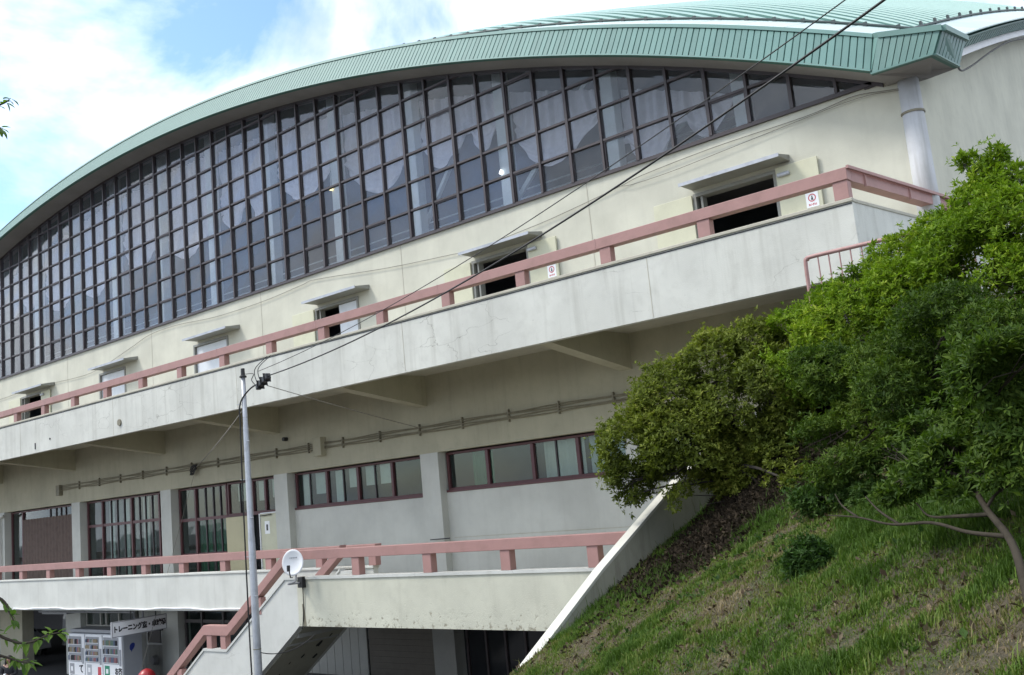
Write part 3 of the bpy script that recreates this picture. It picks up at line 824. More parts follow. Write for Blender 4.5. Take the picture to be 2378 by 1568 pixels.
for P, Q, n_ in ((A0, B0, Vector((0,-.05,0))), (B0, C0, Vector((.05,0,0)))):
    MB().hexa([P+n_, Q+n_, Q+n_+Vector((0,0,.03)), P+n_+Vector((0,0,.03))], [P, Q, Q+Vector((0,0,.03)), P+Vector((0,0,.03))]).build('fascia_trim', MT['green'], F)
for P, Q, n_ in ((K_, A1, Vector((0,-.06,0))), (A1, B1, Vector((0,-.06,0))), (B1, C1, Vector((.06,0,0)))):
    MB().hexa([P+n_+Vector((0,0,-.09)), Q+n_+Vector((0,0,-.09)), Q+n_+Vector((0,0,.012)), P+n_+Vector((0,0,.012))], [P+Vector((0,0,-.09)), Q+Vector((0,0,-.09)), Q+Vector((0,0,.012)), P+Vector((0,0,.012))]).build('fascia_trim', MT['green'], F)
# side fascia
SFm = MB(); sp_ = MB(); stt = MB()
def sb(y): return Vector((-4.2, y, 7.60+gY(y)-gY(19.6)))
def stp(y): return Vector((-4.02, y, 7.68+gY(y)-gY(19.3)))
ysr = list(np.arange(18.75, 106, .6))
for a, b in zip(ysr[:-1], ysr[1:]):
    A, B, C_, D_ = sb(a), sb(b), stp(b), stp(a); o_ = Vector((-.06,0,0))
    SFm.hexa([A,B,C_,D_], [A+o_,B+o_,C_+o_,D_+o_])
    if a > 19.0:
        n_ = Vector((.05,0,0)); a0, b0_ = A.lerp(D_,.82), B.lerp(C_,.82)
        stt.hexa([a0+n_, b0_+n_, C_+n_, D_+n_], [a0, b0_, C_, D_])
SFm.build('side_fascia', MT['green_dark'], F); stt.build('fascia_trim', MT['green'], F)
y_ = 18.9; k = 0
while y_ < 60:
    a, b = y_, y_+.28
    A, B, C_, D_ = sb(a), sb(b), sb(b).lerp(stp(b), .84), sb(a).lerp(stp(a), .84)
    if k < 45: m = MB(); panel(m, A, B, C_, D_, Vector((1,0,0)), .03, .14); m.build('fascia_panel', MT['green'], F)
    else: panel(sp_, A, B, C_, D_, Vector((1,0,0)), .03, .14)
    y_ = b; k += 1
tag(sp_.build('fascia_panel', MT['green'], F), kind='stuff')

# roof shell
rx = list(np.linspace(-60.4, -10.4, 60)) + list(np.linspace(-10, -4.02, 24)); ry = list(np.linspace(17.65, 30, 40)) + list(np.linspace(31, 107, 60))
vs_ = [(a, b, roofz(a, b)-.02) for a in rx for b in ry]; nr = len(ry)
fs_ = [(i*nr+j, (i+1)*nr+j, (i+1)*nr+j+1, i*nr+j+1) for i in range(len(rx)-1) for j in range(nr-1)]
bb = len(vs_); vs_ += [(a, b, z-.08) for a, b, z in vs_]
fs_ += [tuple(bb+q for q in reversed(f)) for f in fs_]
RF = mesh('roof', vs_, fs_, MT['green_roof'], G, True)
# pale flashing along the front and side edges, in sheets with lapped joints
GY, GX = 19.0, -4.85
x_ = -4.88; k = 0; fl_rest = MB()
def flash_cell(mb, x0, x1, y0, y1, n=3):
    for i in range(n):
        for j in range(n):
            a0, a1 = x0+(x1-x0)*i/n, x0+(x1-x0)*(i+1)/n; b0_, b1 = y0+(y1-y0)*j/n, y0+(y1-y0)*(j+1)/n
            q = [(a0,b0_,roofz(a0,b0_)),(a1,b0_,roofz(a1,b0_)),(a1,b1,roofz(a1,b1)),(a0,b1,roofz(a0,b1))]
            mb.hexa([(p[0],p[1],p[2]-.012) for p in q], [(p[0],p[1],p[2]+.012) for p in q])
while x_ > -57:
    m = MB(); flash_cell(m, x_-.985, x_-.01, 17.66, GY, 2)
    if k < 40: m.build('flashing_sheet', MT['flash'], RF)
    else: fl_rest.add(m.v, m.f)
    x_ -= 1.0; k += 1
tag(fl_rest.build('flashing_sheet', MT['flash'], RF), kind='stuff')
y_ = 17.7
for k in range(30):
    m = MB(); flash_cell(m, GX, -4.03, y_, y_+.98, 2); m.build('flashing_sheet', MT['flash'], RF); y_ += 1.0
# snow guard bar and its brackets
def guard_line(pts):
    m = MB(); m.tube(pts, .028, 5); return m.build('snow_guard', MT['guard'], RF)
guard_line([(a, GY, roofz(a, GY)+.05) for a in np.arange(-58, GX+.1, .4)])
guard_line([(GX, b, roofz(GX, b)+.05) for b in np.arange(GY, 90, .6)])
for k in range(60):
    xx = GX-.25-.61*k
    z_ = roofz(xx, GY); MB().box(xx-.04, xx+.04, GY-.02, GY+.03, z_, z_+.10).build('guard_bracket', MT['guard'], RF)
for k in range(30):
    yy = GY+.7+1.15*k
    z_ = roofz(GX, yy); MB().box(GX-.03, GX+.02, yy-.045, yy+.045, z_, z_+.14).build('guard_bracket', MT['guard'], RF)
# standing seams, running diagonally up the shell
def seam(x0, y0, ln=26):
    pts = []; n = 26
    for i in range(n+1):
        s_ = ln*(i/n)**1.3; xx, yy = x0-s_*.80, y0+s_*.60
        pts.append(Vector((xx, yy, roofz(xx, yy))))
    vs2 = []; fs2 = []
    sd_ = Vector((.60, .80, 0)) 
    for p in pts:
        zl = roofz(p.x-sd_.x*.045, p.y-sd_.y*.045); zr = roofz(p.x+sd_.x*.045, p.y+sd_.y*.045)
        vs2 += [(p.x-sd_.x*.045, p.y-sd_.y*.045, zl-.018), (p.x-sd_.x*.025, p.y-sd_.y*.025, p.z-(p.z-zl)*.7+.014), (p.x+sd_.x*.025, p.y+sd_.y*.025, p.z+(zr-p.z)*.7+.014), (p.x+sd_.x*.045, p.y+sd_.y*.045, zr-.018)]
    for i in range(len(pts)-1):
        a = 4*i; fs2 += [(a,a+4,a+5,a+1),(a+1,a+5,a+6,a+2),(a+2,a+6,a+7,a+3)]
    fs2 += [(0,1,2,3)]
    return mesh('roof_seam', vs2, fs2, MT['seam'], RF)
for k in range(56): seam(GX-.25-.61*k, GY+.06)
for k in range(40): seam(GX-.06, GY+.40+.46*k)

# corner column with a rusty strap
cc = MB(); cc.tube([(-4.84,18.06,2.9),(-4.84,18.06,6.78)], [.215,.185], 24)
CCo = cc.build('corner_column', MT['column'], G, True)
bevel(MB().tube([(-4.84,18.06,6.1),(-4.84,18.06,6.14)], .212, 20).build('strap', MT['conduit'], CCo), .004, 1)

# ------------------------------------------------------------------ ground-floor undercroft
UZ = -2.4
u = MB(); u.box(XL, -8.0, 17.9, 18.2, -2.72, -2.3); u.build('ground_beam', MT['concrete'], G)
for a, b, mt in [(-43.1,-41.06,'wall_under'),(-37.4,-36.25,'wall_grey'),(-30.7,-29.7,'wall_grey'),(-24.9,-24.2,'wall_grey'),(-18.05,-17.3,'concrete'),(-11.9,-11.2,'concrete')]:
    MB().box(a, b, 17.8, 18.25, GZ, -2.72).build('ground_column', MT[mt], G)
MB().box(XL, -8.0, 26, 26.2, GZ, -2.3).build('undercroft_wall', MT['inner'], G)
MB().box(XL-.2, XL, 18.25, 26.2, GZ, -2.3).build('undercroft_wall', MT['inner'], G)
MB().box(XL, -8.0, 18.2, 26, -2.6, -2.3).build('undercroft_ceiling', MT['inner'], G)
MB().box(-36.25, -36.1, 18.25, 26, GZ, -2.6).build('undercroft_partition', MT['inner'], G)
# vertical boarding and small window behind the vending machines
x_ = -32.6
while x_ < -30.75:
    MB().box(x_, x_+.20, 18.06, 18.10, GZ, -2.72).build('board', MT['board'], G); x_ += .212
fw = MB(); fw.box(-32.0,-31.0,17.99,18.05,-3.9,-3.84); fw.box(-32.0,-31.0,17.99,18.05,-3.4,-3.34); fw.box(-32.0,-31.94,17.99,18.05,-3.84,-3.4); fw.box(-31.06,-31.0,17.99,18.05,-3.84,-3.4)
f1 = fw.build('small_window', MT['white'], G); MB().box(-31.94,-31.06,18.02,18.03,-3.84,-3.4).build('pane', MT['car_glass'], f1)
gwn = window(-36.2, -32.7, -3.35, -2.74, [-35.1,-34.7,-33.8], y=17.98, frame='board')
MB().box(-36.1,-32.65,18.1,18.14,GZ,-3.4).build('ground_wall', MT['wall_grey'], G)
MB().tube([(-31.55,18.05,-4.4),(-31.55,17.9,-4.4)], [.17,.13], 14).build('wall_vent', MT['grey'], G)
MB().box(-30.85,-30.6,17.7,17.8,-3.38,-3.25).build('lamp_box', MT['black'], G)
# glazed entrance on the right of the sign
window(-29.6, -25.0, GZ+.05, -2.74, [-28.6,-27.4,-26.2], [-3.1], y=17.98, frame='frame')
x_ = -23.9
while x_ < -20.9:
    MB().box(x_, x_+.33, 18.04, 18.08, GZ, -2.72).build('board', MT['board'], G); x_ += .345
sh = MB().box(-20.75, -18.06, 18.06, 18.1, GZ, -2.72).build('garage_shutter', MT['shutter'], G)
for k in range(15): MB().box(-20.73, -18.08, 18.045, 18.06, GZ+.05+k*.153, GZ+.185+k*.153).build('slat', MT['shutter'], sh)
for k in range(6): 
    m = MB(); m.box(-17.1+k*.62, -17.04+k*.62, 18.0, 18.08, GZ, -2.78); m.build('glazing_bar', MT['frame'], G)
MB().box(-17.2,-11.9,18.05,18.06,GZ,-2.72).build('ground_glazing', MT['car_glass'], G)
MB().box(-17.25,-11.9,17.98,18.08,-2.86,-2.74).build('glazing_head', MT['frame'], G)
MB().box(-24.0,-17.3,16.9,17.0,GZ+.75,GZ+.82).build('bike_rail', MT['black'], G)
MB().box(-36.9,-35.0,16.7,18.0,-2.72,-2.5).build('duct', MT['grey'], G)
pp = MB(); pp.tube([(-36.0,16.2,-2.55),(-29.5,16.2,-2.55),(-29.5,16.2,-2.9),(-29.0,16.2,-2.9),(-29.0,16.2,-2.5)], .035, 6); pp.build('ceiling_pipe', MT['grey'], G)

# ------------------------------------------------------------------ staircase and landing
ST = empty('staircase', (-18.5, 13.7, GZ), 'white concrete staircase climbing to the landing in front of the lower balcony', 'staircase')
topl = [(-8.12,-1.36),(-17.46,-1.36),(-19.72,-2.90),(-20.62,-2.90),(-23.4,-4.85),(-23.4,GZ)]
botl = [(-21.0,GZ),(-17.21,-2.42),(-17.07,-2.31),(-8.12,-2.31)]
def stair_wall(y0, y1, nm, x_end=None, matl='stair'):
    m = MB(); m.prism_y([(-17.07,-1.36),(-17.46,-1.36),(-19.72,-2.90),(-20.62,-2.90),(-23.4,-4.85),(-23.4,GZ),(-21.0,GZ),(-17.21,-2.42),(-17.07,-2.31)][::-1], y0, y1)
    return m.build(nm, MT[matl], ST)
stair_wall(13.0, 13.14, 'stair_wall'); stair_wall(14.5, 14.64, 'stair_wall')
MB().box(-17.07, -8.12, 13.0, 13.14, -2.31, -1.36).build('landing_parapet', MT['parapet_peel'], ST)
m = MB(); pl = [(-8.12,-1.36),(-17.46,-1.36),(-19.72,-2.90),(-20.62,-2.90),(-23.4,-4.85)]
for (x0,z0),(x1,z1) in zip(pl[:-1], pl[1:]):
    m.hexa([(x0,12.975,z0),(x1,12.975,z1),(x1,13.17,z1),(x0,13.17,z0)], [(x0,12.975,z0+.055),(x1,12.975,z1+.055),(x1,13.17,z1+.055),(x0,13.17,z0+.055)])
    if x0 < -17:
        m.hexa([(x0,14.48,z0),(x1,14.48,z1),(x1,14.66,z1),(x0,14.66,z0)], [(x0,14.48,z0+.055),(x1,14.48,z1+.055),(x1,14.66,z1+.055),(x0,14.66,z0+.055)])
m.build('parapet_cap', MT['stair'], ST)
MB().box(-17.07, -8.12, 13.14, 14.9, -2.31, -2.1).build('landing_slab', MT['slab'], ST)
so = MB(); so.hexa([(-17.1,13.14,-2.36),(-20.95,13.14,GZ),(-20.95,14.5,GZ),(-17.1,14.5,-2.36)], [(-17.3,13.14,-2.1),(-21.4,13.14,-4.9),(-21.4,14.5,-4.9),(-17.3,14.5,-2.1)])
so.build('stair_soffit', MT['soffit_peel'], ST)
for k in range(7):
    x0 = -17.3-.32*k; z0 = -2.1-.18*(k+1)
    MB().box(x0-.34, x0, 13.145, 14.495, z0-.3, z0+.0).build('step', MT['concrete'], ST)
MB().box(-20.9, -19.5, 13.145, 14.495, -3.6, -3.4).build('rest_slab', MT['concrete'], ST)
for k in range(9):
    x0 = -20.9-.29*k; z0 = -3.45-.178*(k+1)
    MB().box(x0-.31, x0, 13.145, 14.495, z0-.3, z0).build('step', MT['concrete'], ST)
# rust run and dark spalls under the stair
MB().prism_y([(-16.93,-1.86),(-16.88,-1.86),(-16.82,-2.30),(-16.90,-2.30)], 12.994, 13.0).build('rust_run', MT['conduit'], ST)
rr_ = random.Random(5); m = MB()
for k in range(16):
    t_ = rr_.uniform(.12, .75); yy = rr_.uniform(13.3, 14.35); a = rr_.uniform(.03, .11); b_ = a*rr_.uniform(.4, .8)
    cx, cz = -17.1-3.85*t_, -2.36-2.69*t_
    d1_ = Vector((-.82,0,-.573)); d2_ = Vector((0,1,0)); n_ = Vector((.573,0,-.82)); ps = []
    for q in range(9):
        an = 2*math.pi*q/9; rr2 = rr_.uniform(.6, 1.1)
        ps.append(Vector((cx,yy,cz)) + d1_*a*rr2*1.5*math.cos(an) + d2_*b_*rr2*math.sin(an) + n_*.003)
    m.add(ps + [p+n_*.004 for p in ps], [tuple(range(8,-1,-1)), tuple(range(9,18))])
m.build('spall_patch', MT['dark'], ST)

# ------------------------------------------------------------------ pink railings
def rail_seg(a, b, y0, y1, h, parent, nm='rail'):
    (x0,z0),(x1,z1) = a, b
    m = MB(); m.hexa([(x0,y0,z0-h),(x1,y0,z1-h),(x1,y1,z1-h),(x0,y1,z0-h)], [(x0,y0,z0),(x1,y0,z1),(x1,y1,z1),(x0,y1,z0)])
    return bevel(m.build(nm, MT['pink'], parent), .008, 2)
def posts(xs_, y0, y1, z0, z1, wd, parent):
    me0 = None
    for x_ in xs_:
        if me0 is None:
            o = bevel(MB().box(0, wd, y0, y1, z0, z1).build('post', MT['pink'], None), .006, 1); me0 = o.data
            o.location = (x_, 0, 0); put(o, parent)
        else:
            c = o.copy(); COL.objects.link(c); c.location = (x_, 0, 0)
U1 = empty('balcony_railing', (-30, 14.97, 4.03), 'long pink railing of the upper balcony, turning back at the corner', 'railing', 'pink balcony railings')
rail_seg((XL, 4.53), (-5.10, 4.53), 14.86, 15.06, .20, U1)
MB().hexa([(-5.30,15.06,4.33),(-5.10,15.06,4.33),(-4.45,19.85,4.33),(-4.65,19.85,4.33)], [(-5.30,15.06,4.53),(-5.10,15.06,4.53),(-4.45,19.85,4.53),(-4.65,19.85,4.53)]).build('rail', MT['pink'], U1)
MB().hexa([(-5.10,14.86,4.50),(-5.06,14.86,4.50),(-4.39,19.85,4.50),(-4.44,19.85,4.50)], [(-5.10,14.86,4.55),(-5.06,14.86,4.55),(-4.39,19.85,4.55),(-4.44,19.85,4.55)]).build('rail_cap', MT['pink'], U1)
for yy in (15.45, 17.0, 18.5): xq = -5.10+.1355*(yy-15.06); MB().box(xq-.01, xq+.03, yy, yy+.04, 4.30, 4.50).build('rail_cleat', MT['pink'], U1)
ux = [-5.36] + [-7.80-2.072*k for k in range(0, 25)]
posts(ux, 14.88, 15.04, 4.03, 4.33, .24, U1)
posts([-4.86], 18.2, 18.4, 4.03, 4.33, .17, U1)
for k in range(14): MB().box(-9.95-4.144*k, -9.93-4.144*k, 14.856, 15.064, 4.326, 4.534).build('rail_joint', MT['pink_pipe'], U1)
U2 = empty('lower_railing', (-30, 14.97, -1.3), 'pink railing along the lower balcony behind the metal pole', 'railing', 'pink balcony railings')
rail_seg((XL, -.83), (-16.65, -.83), 14.86, 15.06, .20, U2)
posts([-16.92] + [-18.78-1.964*k for k in range(0, 20)], 14.88, 15.04, -1.30, -1.03, .24, U2)
U3 = empty('landing_railing', (-13, 13.07, -1.3), 'pink railing on the stair landing between the dish and the sloping wall', 'railing', 'pink balcony railings')
rail_seg((-17.44, -.77), (-8.12, -.77), 12.96, 13.16, .19, U3)
posts([-15.27, -13.27, -11.36, -9.5], 12.98, 13.14, -1.305, -.96, .22, U3)
def stair_rail(y, nm, lab):
    e = empty(nm, (-19.7, y, -2.9), lab, 'railing', 'pink stair railings')
    pts = [(-17.40,-.79),(-19.66,-2.33),(-20.58,-2.33),(-23.3,-4.25)]
    y0, y1 = y-.09, y+.10; h = .22; vs_ = []; fs_ = []
    for (px, pz) in pts:
        vs_ += [(px,y0,pz-h),(px,y1,pz-h),(px,y1,pz),(px,y0,pz)]
    for i in range(3):
        a = 4*i
        for k in range(4): fs_.append((a+k, a+4+k, a+4+(k+1) % 4, a+(k+1) % 4))
    fs_ += [(0,1,2,3), (15,14,13,12)]
    bevel(mesh('rail', vs_, fs_, MT['pink'], e), .008, 2)
    for px, zz, zt in [(-18.55,-2.08,-1.72),(-19.95,-2.85,-2.55),(-20.50,-2.85,-2.55),(-21.8,-3.71,-3.35),(-22.9,-4.46,-4.12)]:
        bevel(MB().box(px, px+.2, y-.07, y+.07, zz, zt).build('post', MT['pink'], e), .006, 1)
    return e
stair_rail(13.06, 'stair_railing', 'pink handrail going down the outer side of the stairs past the pole')
stair_rail(14.57, 'stair_railing', 'pink handrail on the inner side of the stairs, top end behind the landing rail')

# thin pipe railing at the top of the embankment
PR = empty('pipe_railing', (-5, 14, 2.05), 'thin pink pipe railing rising out of the bright green shrubs', 'railing')
MB().tube(smoothpath([(-5.62,14,2.0),(-5.62,14,2.95),(-5.58,14,3.03),(-5.5,14,3.06),(-4.6,14,3.06),(-2.6,14,3.06)], 5), .032, 8).build('top_rail', MT['pink_pipe'], PR, True)
k = 0
for x_ in np.arange(-5.42, -2.6, .165):
    MB().tube([(x_,14,2.05),(x_,14,3.05)], .012, 6).build('baluster', MT['pink_pipe'], PR)
MB().tube([(-5.62,14,2.16),(-2.6,14,2.16)], .016, 6).build('bottom_rail', MT['pink_pipe'], PR)
tag(MB().box(-5.9, 8, 13.85, 18.0, .2, 2.05).build('walkway', MT['concrete']), 'concrete walkway at the top of the embankment', kind='structure')

# sloping retaining wall
RW = empty('retaining_wall', (-8.05, 12, -2), 'sloping concrete retaining wall with a pale coping beside the grass bank', 'wall')
cz = [(3.0,-4.9),(7.2,-3.30),(9.29,-2.17),(11.17,-1.12),(11.89,-.73),(13.34,-.14),(14.6,.33),(17.9,1.2)]
cz = [(4.6,-4.55),(7.2,-3.22),(9.29,-2.17),(11.2,-1.14),(13.34,-.12),(14.6,.38),(17.9,1.4)]
MB().prism_x([(4.6,GZ)] + [(a, b-.05) for a, b in cz] + [(17.9,GZ)], -8.09, -7.96).build('wall_body', MT['retain'], RW)
m = MB()
for (a, za), (b, zb) in zip(cz[:-1], cz[1:]):
    m.hexa([(-8.10,a,za-.05),(-7.95,a,za-.05),(-7.95,b,zb-.05),(-8.10,b,zb-.05)], [(-8.10,a,za),(-7.95,a,za),(-7.95,b,zb),(-8.10,b,zb)])
m.build('coping', MT['coping'], RW)

# ------------------------------------------------------------------ pole, wires
PO = empty('metal_pole', (-17.15, 12, GZ), 'slim grey galvanised pole standing in front of the stairs', 'pole')
pz = [(GZ,.088),(-3.1,.080),(-.4,.072),(-.38,.066),(1.9,.055),(1.92,.050),(2.9,.045)]
MB().tube([(-17.15,12,z) for z,_ in pz], [r for _,r in pz], 16).build('shaft', MT['steel'], PO, True)
MB().tube([(-17.15,12,2.9),(-17.15,12,2.93),(-17.15,12,2.95),(-17.15,12,3.09)], [.075,.075,.045,.04], 12).build('pole_cap', MT['black'], PO)
for k in range(9):
    z = -3.9+.78*k; s_ = 1 if k % 2 else -1
    MB().tube([(-17.15+s_*.05,11.97,z),(-17.15+s_*.19,11.94,z+.01)], .008, 5).build('step_bolt', MT['steel'], PO)
for z in (-2.6, -1.0, .2, 1.15, 2.05, 2.35):
    MB().tube([(-17.15,12,z),(-17.15,12,z+.018)], .078-.007*(z+2.6)+.004, 12).build('strap', MT['conduit'], PO)
MB().tube(smoothpath([(-16.62,12,2.70),(-16.95,12,2.62),(-17.2,11.93,2.35),(-17.22,11.92,1.8),(-17.26,11.92,0),(-17.27,11.92,-2.6),(-17.25,11.93,-3.9)], 6), .017, 6).build('riser_cable', MT['cable'], PO)
CL = empty('cable_closure', (-16.4, 12, 2.7), 'black cable splice closure hanging beside the pole top', 'closure')
ax = Vector((.50,-.12,.14)).normalized(); c0 = Vector((-16.66,12.0,2.62)); 
up_ = Vector((0,0,1)); sd_ = ax.cross(up_).normalized(); up_ = sd_.cross(ax)
m = MB(); ln = .60
a_ = [c0+sd_*u_*.055+up_*v_*.062 for u_, v_ in ((-1,-1),(1,-1),(1,1),(-1,1))]; b2 = [p+ax*ln for p in a_]
m.hexa(a_, b2); bevel(m.build('housing', MT['black'], CL), .02, 2)
for t_ in (.12, .3, .48):
    q = c0+ax*t_; MB().hexa([q+sd_*u_*.060+up_*v_*.067 for u_, v_ in ((-1,-1),(1,-1),(1,1),(-1,1))], [q+ax*.03+sd_*u_*.078+up_*v_*.093 for u_, v_ in ((-1,-1),(1,-1),(1,1),(-1,1))]).build('clamp_band', MT['cable'], CL)
for dx in (.0, .12):
    MB().tube(smoothpath([c0+Vector((dx,0,.08)), c0+Vector((dx-.06,-.02,.28)), c0+Vector((dx+.02,-.03,.42)), c0+Vector((dx+.5,-.1,.56))], 5), .008, 4).build('jumper_wire', MT['cable'], CL)
MB().tube(smoothpath([c0+Vector((-.02,0,.02)), c0+Vector((-.2,0,.18)), c0+Vector((-.12,0,.30)), c0+Vector((-.4,0,.34))], 5), .008, 4).build('jumper_wire', MT['cable'], CL)

# utility pole to the right that carries the far ends of the lines (outside the picture)
EP = empty('utility_pole', (1.6, 6.8, -1), 'grey concrete utility pole carrying the black overhead lines', 'pole')
MB().tube([(1.6,6.8,-2.2),(1.6,6.8,6.2)], [.17,.12], 14).build('shaft', MT['concrete'], EP, True)
def wire(nm, a, b, sag, r, lab, mat='cable', grp='overhead lines'):
    o = MB().tube(catenary(a, b, sag, 40), r, 5).build(nm, MT[mat])
    tag(o, lab, 'cable', grp); return o
wire('overhead_line', c0+ax*.60, (1.6,6.8,4.40), .56, .0125, 'thick black overhead line running from the splice closure to the top right')
wire('overhead_line', (-16.62,12,2.95), (1.6,6.8,4.55), .48, .0065, 'thin black overhead line above the thick one, from the pole top up to the right')
wire('drop_cable', (-16.35,12,2.62), (-17.95,17.9,1.86), .02, .008, 'thin cable dropping from the splice closure to the conduit on the wall', 'cable_grey', 'drop cables')
wire('drop_cable', (-17.2,11.97,2.2), (-28.3,17.85,1.80), .05, .012, 'thin cable running left from the pole to the coil on the wall', 'cable_grey', 'drop cables')
wire('drop_cable', (-28.35,17.83,1.7), (-27.0,14.6,-5.0), .0, .006, 'thin hanging wire from the coil down across the lower balcony', 'cable_grey', 'drop cables')
wire('drop_cable', (-16.45,12.9,-2.45), (-17.1,12.0,-2.65), .16, .010, 'loop of cable slung between the stair corner and the pole', 'cable', 'drop cables')
# cable sagging along the upper wall
sag = [(x_, 17.955, z_) for x_, z_ in [(-4.88, 6.6), (-5.26, 6.67), (-5.83, 6.76), (-6.78, 6.68), (-8.8, 6.67), (-10.57, 6.58), (-11.18, 6.49), (-12.57, 6.32), (-13.71, 6.21), (-15.71, 6.1), (-16.45, 6.15), (-18.78, 6.33), (-21.78, 6.66), (-22.49, 6.64), (-24.41, 6.53), (-26.97, 6.53), (-29.23, 6.68), (-31.0, 6.66), (-32.4, 6.4), (-35.24, 5.95), (-38.73, 6.02), (-41.65, 6.03), (-43.15, 6.01), (-48, 6.0)]]
sag2 = [(x_, 17.94, z_) for x_, z_ in [(-4.92, 6.58), (-5.75, 6.69), (-7.14, 6.62), (-8.83, 6.51), (-9.82, 6.45), (-10.78, 6.44), (-11.18, 6.49)]]
tag(MB().tube(smoothpath(sag, 6), .008, 5).build('wall_cable', MT['cable_grey']), 'long slack cable strung along the cream wall under the glass wall', 'cable')
tag(MB().tube(smoothpath(sag2, 6), .007, 5).build('wall_cable', MT['cable_grey']), 'short slack cable on the wall from the corner column to the long cable', 'cable')
tag(MB().tube(smoothpath([(-4.1,18.68,6.93),(-4.2,19.4,7.10),(-4.24,20.6,7.58),(-4.2,22.2,8.32),(-4.12,24.0,9.1),(-4.1,26.5,9.98),(-4.12,31,11.6)], 6), .02, 5).build('eave_cable', MT['cable']), 'black cable along the eave to the right of the corner column', 'cable')

# ------------------------------------------------------------------ satellite dish
SD = empty('satellite_dish', (-16.95, 12.95, -1.4), 'white satellite dish fixed at the corner of the stair landing', 'dish')
def dish():
    c = Vector((-16.77, 12.72, -.99)); n_ = Vector((.52,-.80,.12)).normalized()
    u_ = n_.cross(Vector((0,0,1))).normalized(); v_ = u_.cross(n_)
    vs_ = []; fs_ = []; N = 28; R_ = 6
    for s_, off in ((0, 0), (1, -.012)):
        for i in range(R_+1):
            for k in range(N):
                a = 2*math.pi*k/N; r_ = i/R_
                vs_.append(c + u_*(.228*r_*math.cos(a)) + v_*(.268*r_*math.sin(a)) + n_*(.055*r_*r_+off))
    b2 = (R_+1)*N
    for i in range(R_):
        for k in range(N):
            q = (i*N+k, i*N+(k+1) % N, (i+1)*N+(k+1) % N, (i+1)*N+k)
            fs_.append(q); fs_.append(tuple(b2+t for t in reversed(q)))
    for k in range(N): fs_.append((R_*N+k, R_*N+(k+1) % N, b2+R_*N+(k+1) % N, b2+R_*N+k))
    mesh('reflector', vs_, fs_, MT['white'], SD, True)
    e = c - v_*.27 + n_*.08; l = c - v_*.12 + n_*.30
    MB().tube([e - v_*.03, e+n_*.1 - v_*.04, l], .012, 6).build('feed_arm', MT['black'], SD)
    bevel(MB().tube([l-v_*.07, l+v_*.05], .035, 10).build('receiver', MT['black'], SD), .004, 1)
    MB().tube(smoothpath([c-n_*.03, c-n_*.10-v_*.1, c-n_*.10-v_*.36, c+u_*.12-v_*.42-n_*.0, Vector((-16.86,12.98,-1.42))], 5), .020, 7).build('mount_arm', MT['grey'], SD)
    bevel(MB().box(-16.92,-16.76,12.90,13.0,-1.52,-1.30).build('bracket', MT['black'], SD), .008, 1)
    # small grey maker's word, too small to read, in a row of short strokes
    Mx = Matrix((( -u_.x*-1, v_.x, n_.x, 0), (u_.y, v_.y, n_.y, 0), (u_.z, v_.z, n_.z, 0), (0,0,0,1)))
    lg = MB()
    for k in range(6):
        p = c + v_*.10 + u_*(-.075+.028*k)*1 + n_*.022
        hh = .012 if k % 2 else .017
        lg.hexa([p-u_*.009-v_*hh, p+u_*.009-v_*hh, p+u_*.009+v_*hh*.6, p-u_*.009+v_*hh*.6], [p-u_*.009-v_*hh+n_*.004, p+u_*.009-v_*hh+n_*.004, p+u_*.009+v_*hh*.6+n_*.004, p-u_*.009+v_*hh*.6+n_*.004])
    lg.build('printed_mark', MT['grey'], SD)
    MB().tube(smoothpath([Vector((-16.84,12.97,-1.5)), Vector((-16.86,12.98,-1.9)), Vector((-16.93,12.985,-2.3)), Vector((-16.98,12.99,-2.36))], 4), .010, 5).build('dish_cable', MT['cable'], SD)
dish()

# ------------------------------------------------------------------ sign
SG = empty('hanging_sign', (-27.9, 15.5, -3.0), 'long white sign with black Japanese lettering hanging over the vending machines', 'sign')
bevel(MB().box(-27.94, -27.88, 14.62, 16.32, -3.02, -2.62).build('board', MT['white'], SG), .006, 1)
fr = MB(); 
for a in ((14.60,14.62,-3.04,-2.60),(16.32,16.34,-3.04,-2.60)): fr.box(-27.95,-27.87,*a)
fr.box(-27.95,-27.87,14.62,16.32,-3.04,-3.02); fr.box(-27.95,-27.87,14.62,16.32,-2.62,-2.60)
fr.build('sign_frame', MT['grey'], SG)
text('sign_lettering', 'トレーニング室・卓球場', .190, Matrix.Translation((-27.876, 15.47, -2.83)) @ FACE_X, MT['ink'], SG, .002, .011, .80)
for yy in (15.2, 16.0): MB().tube([(-27.91,yy,-2.6),(-27.91,yy,-2.28)], .015, 6).build('hanger', MT['black'], SG)

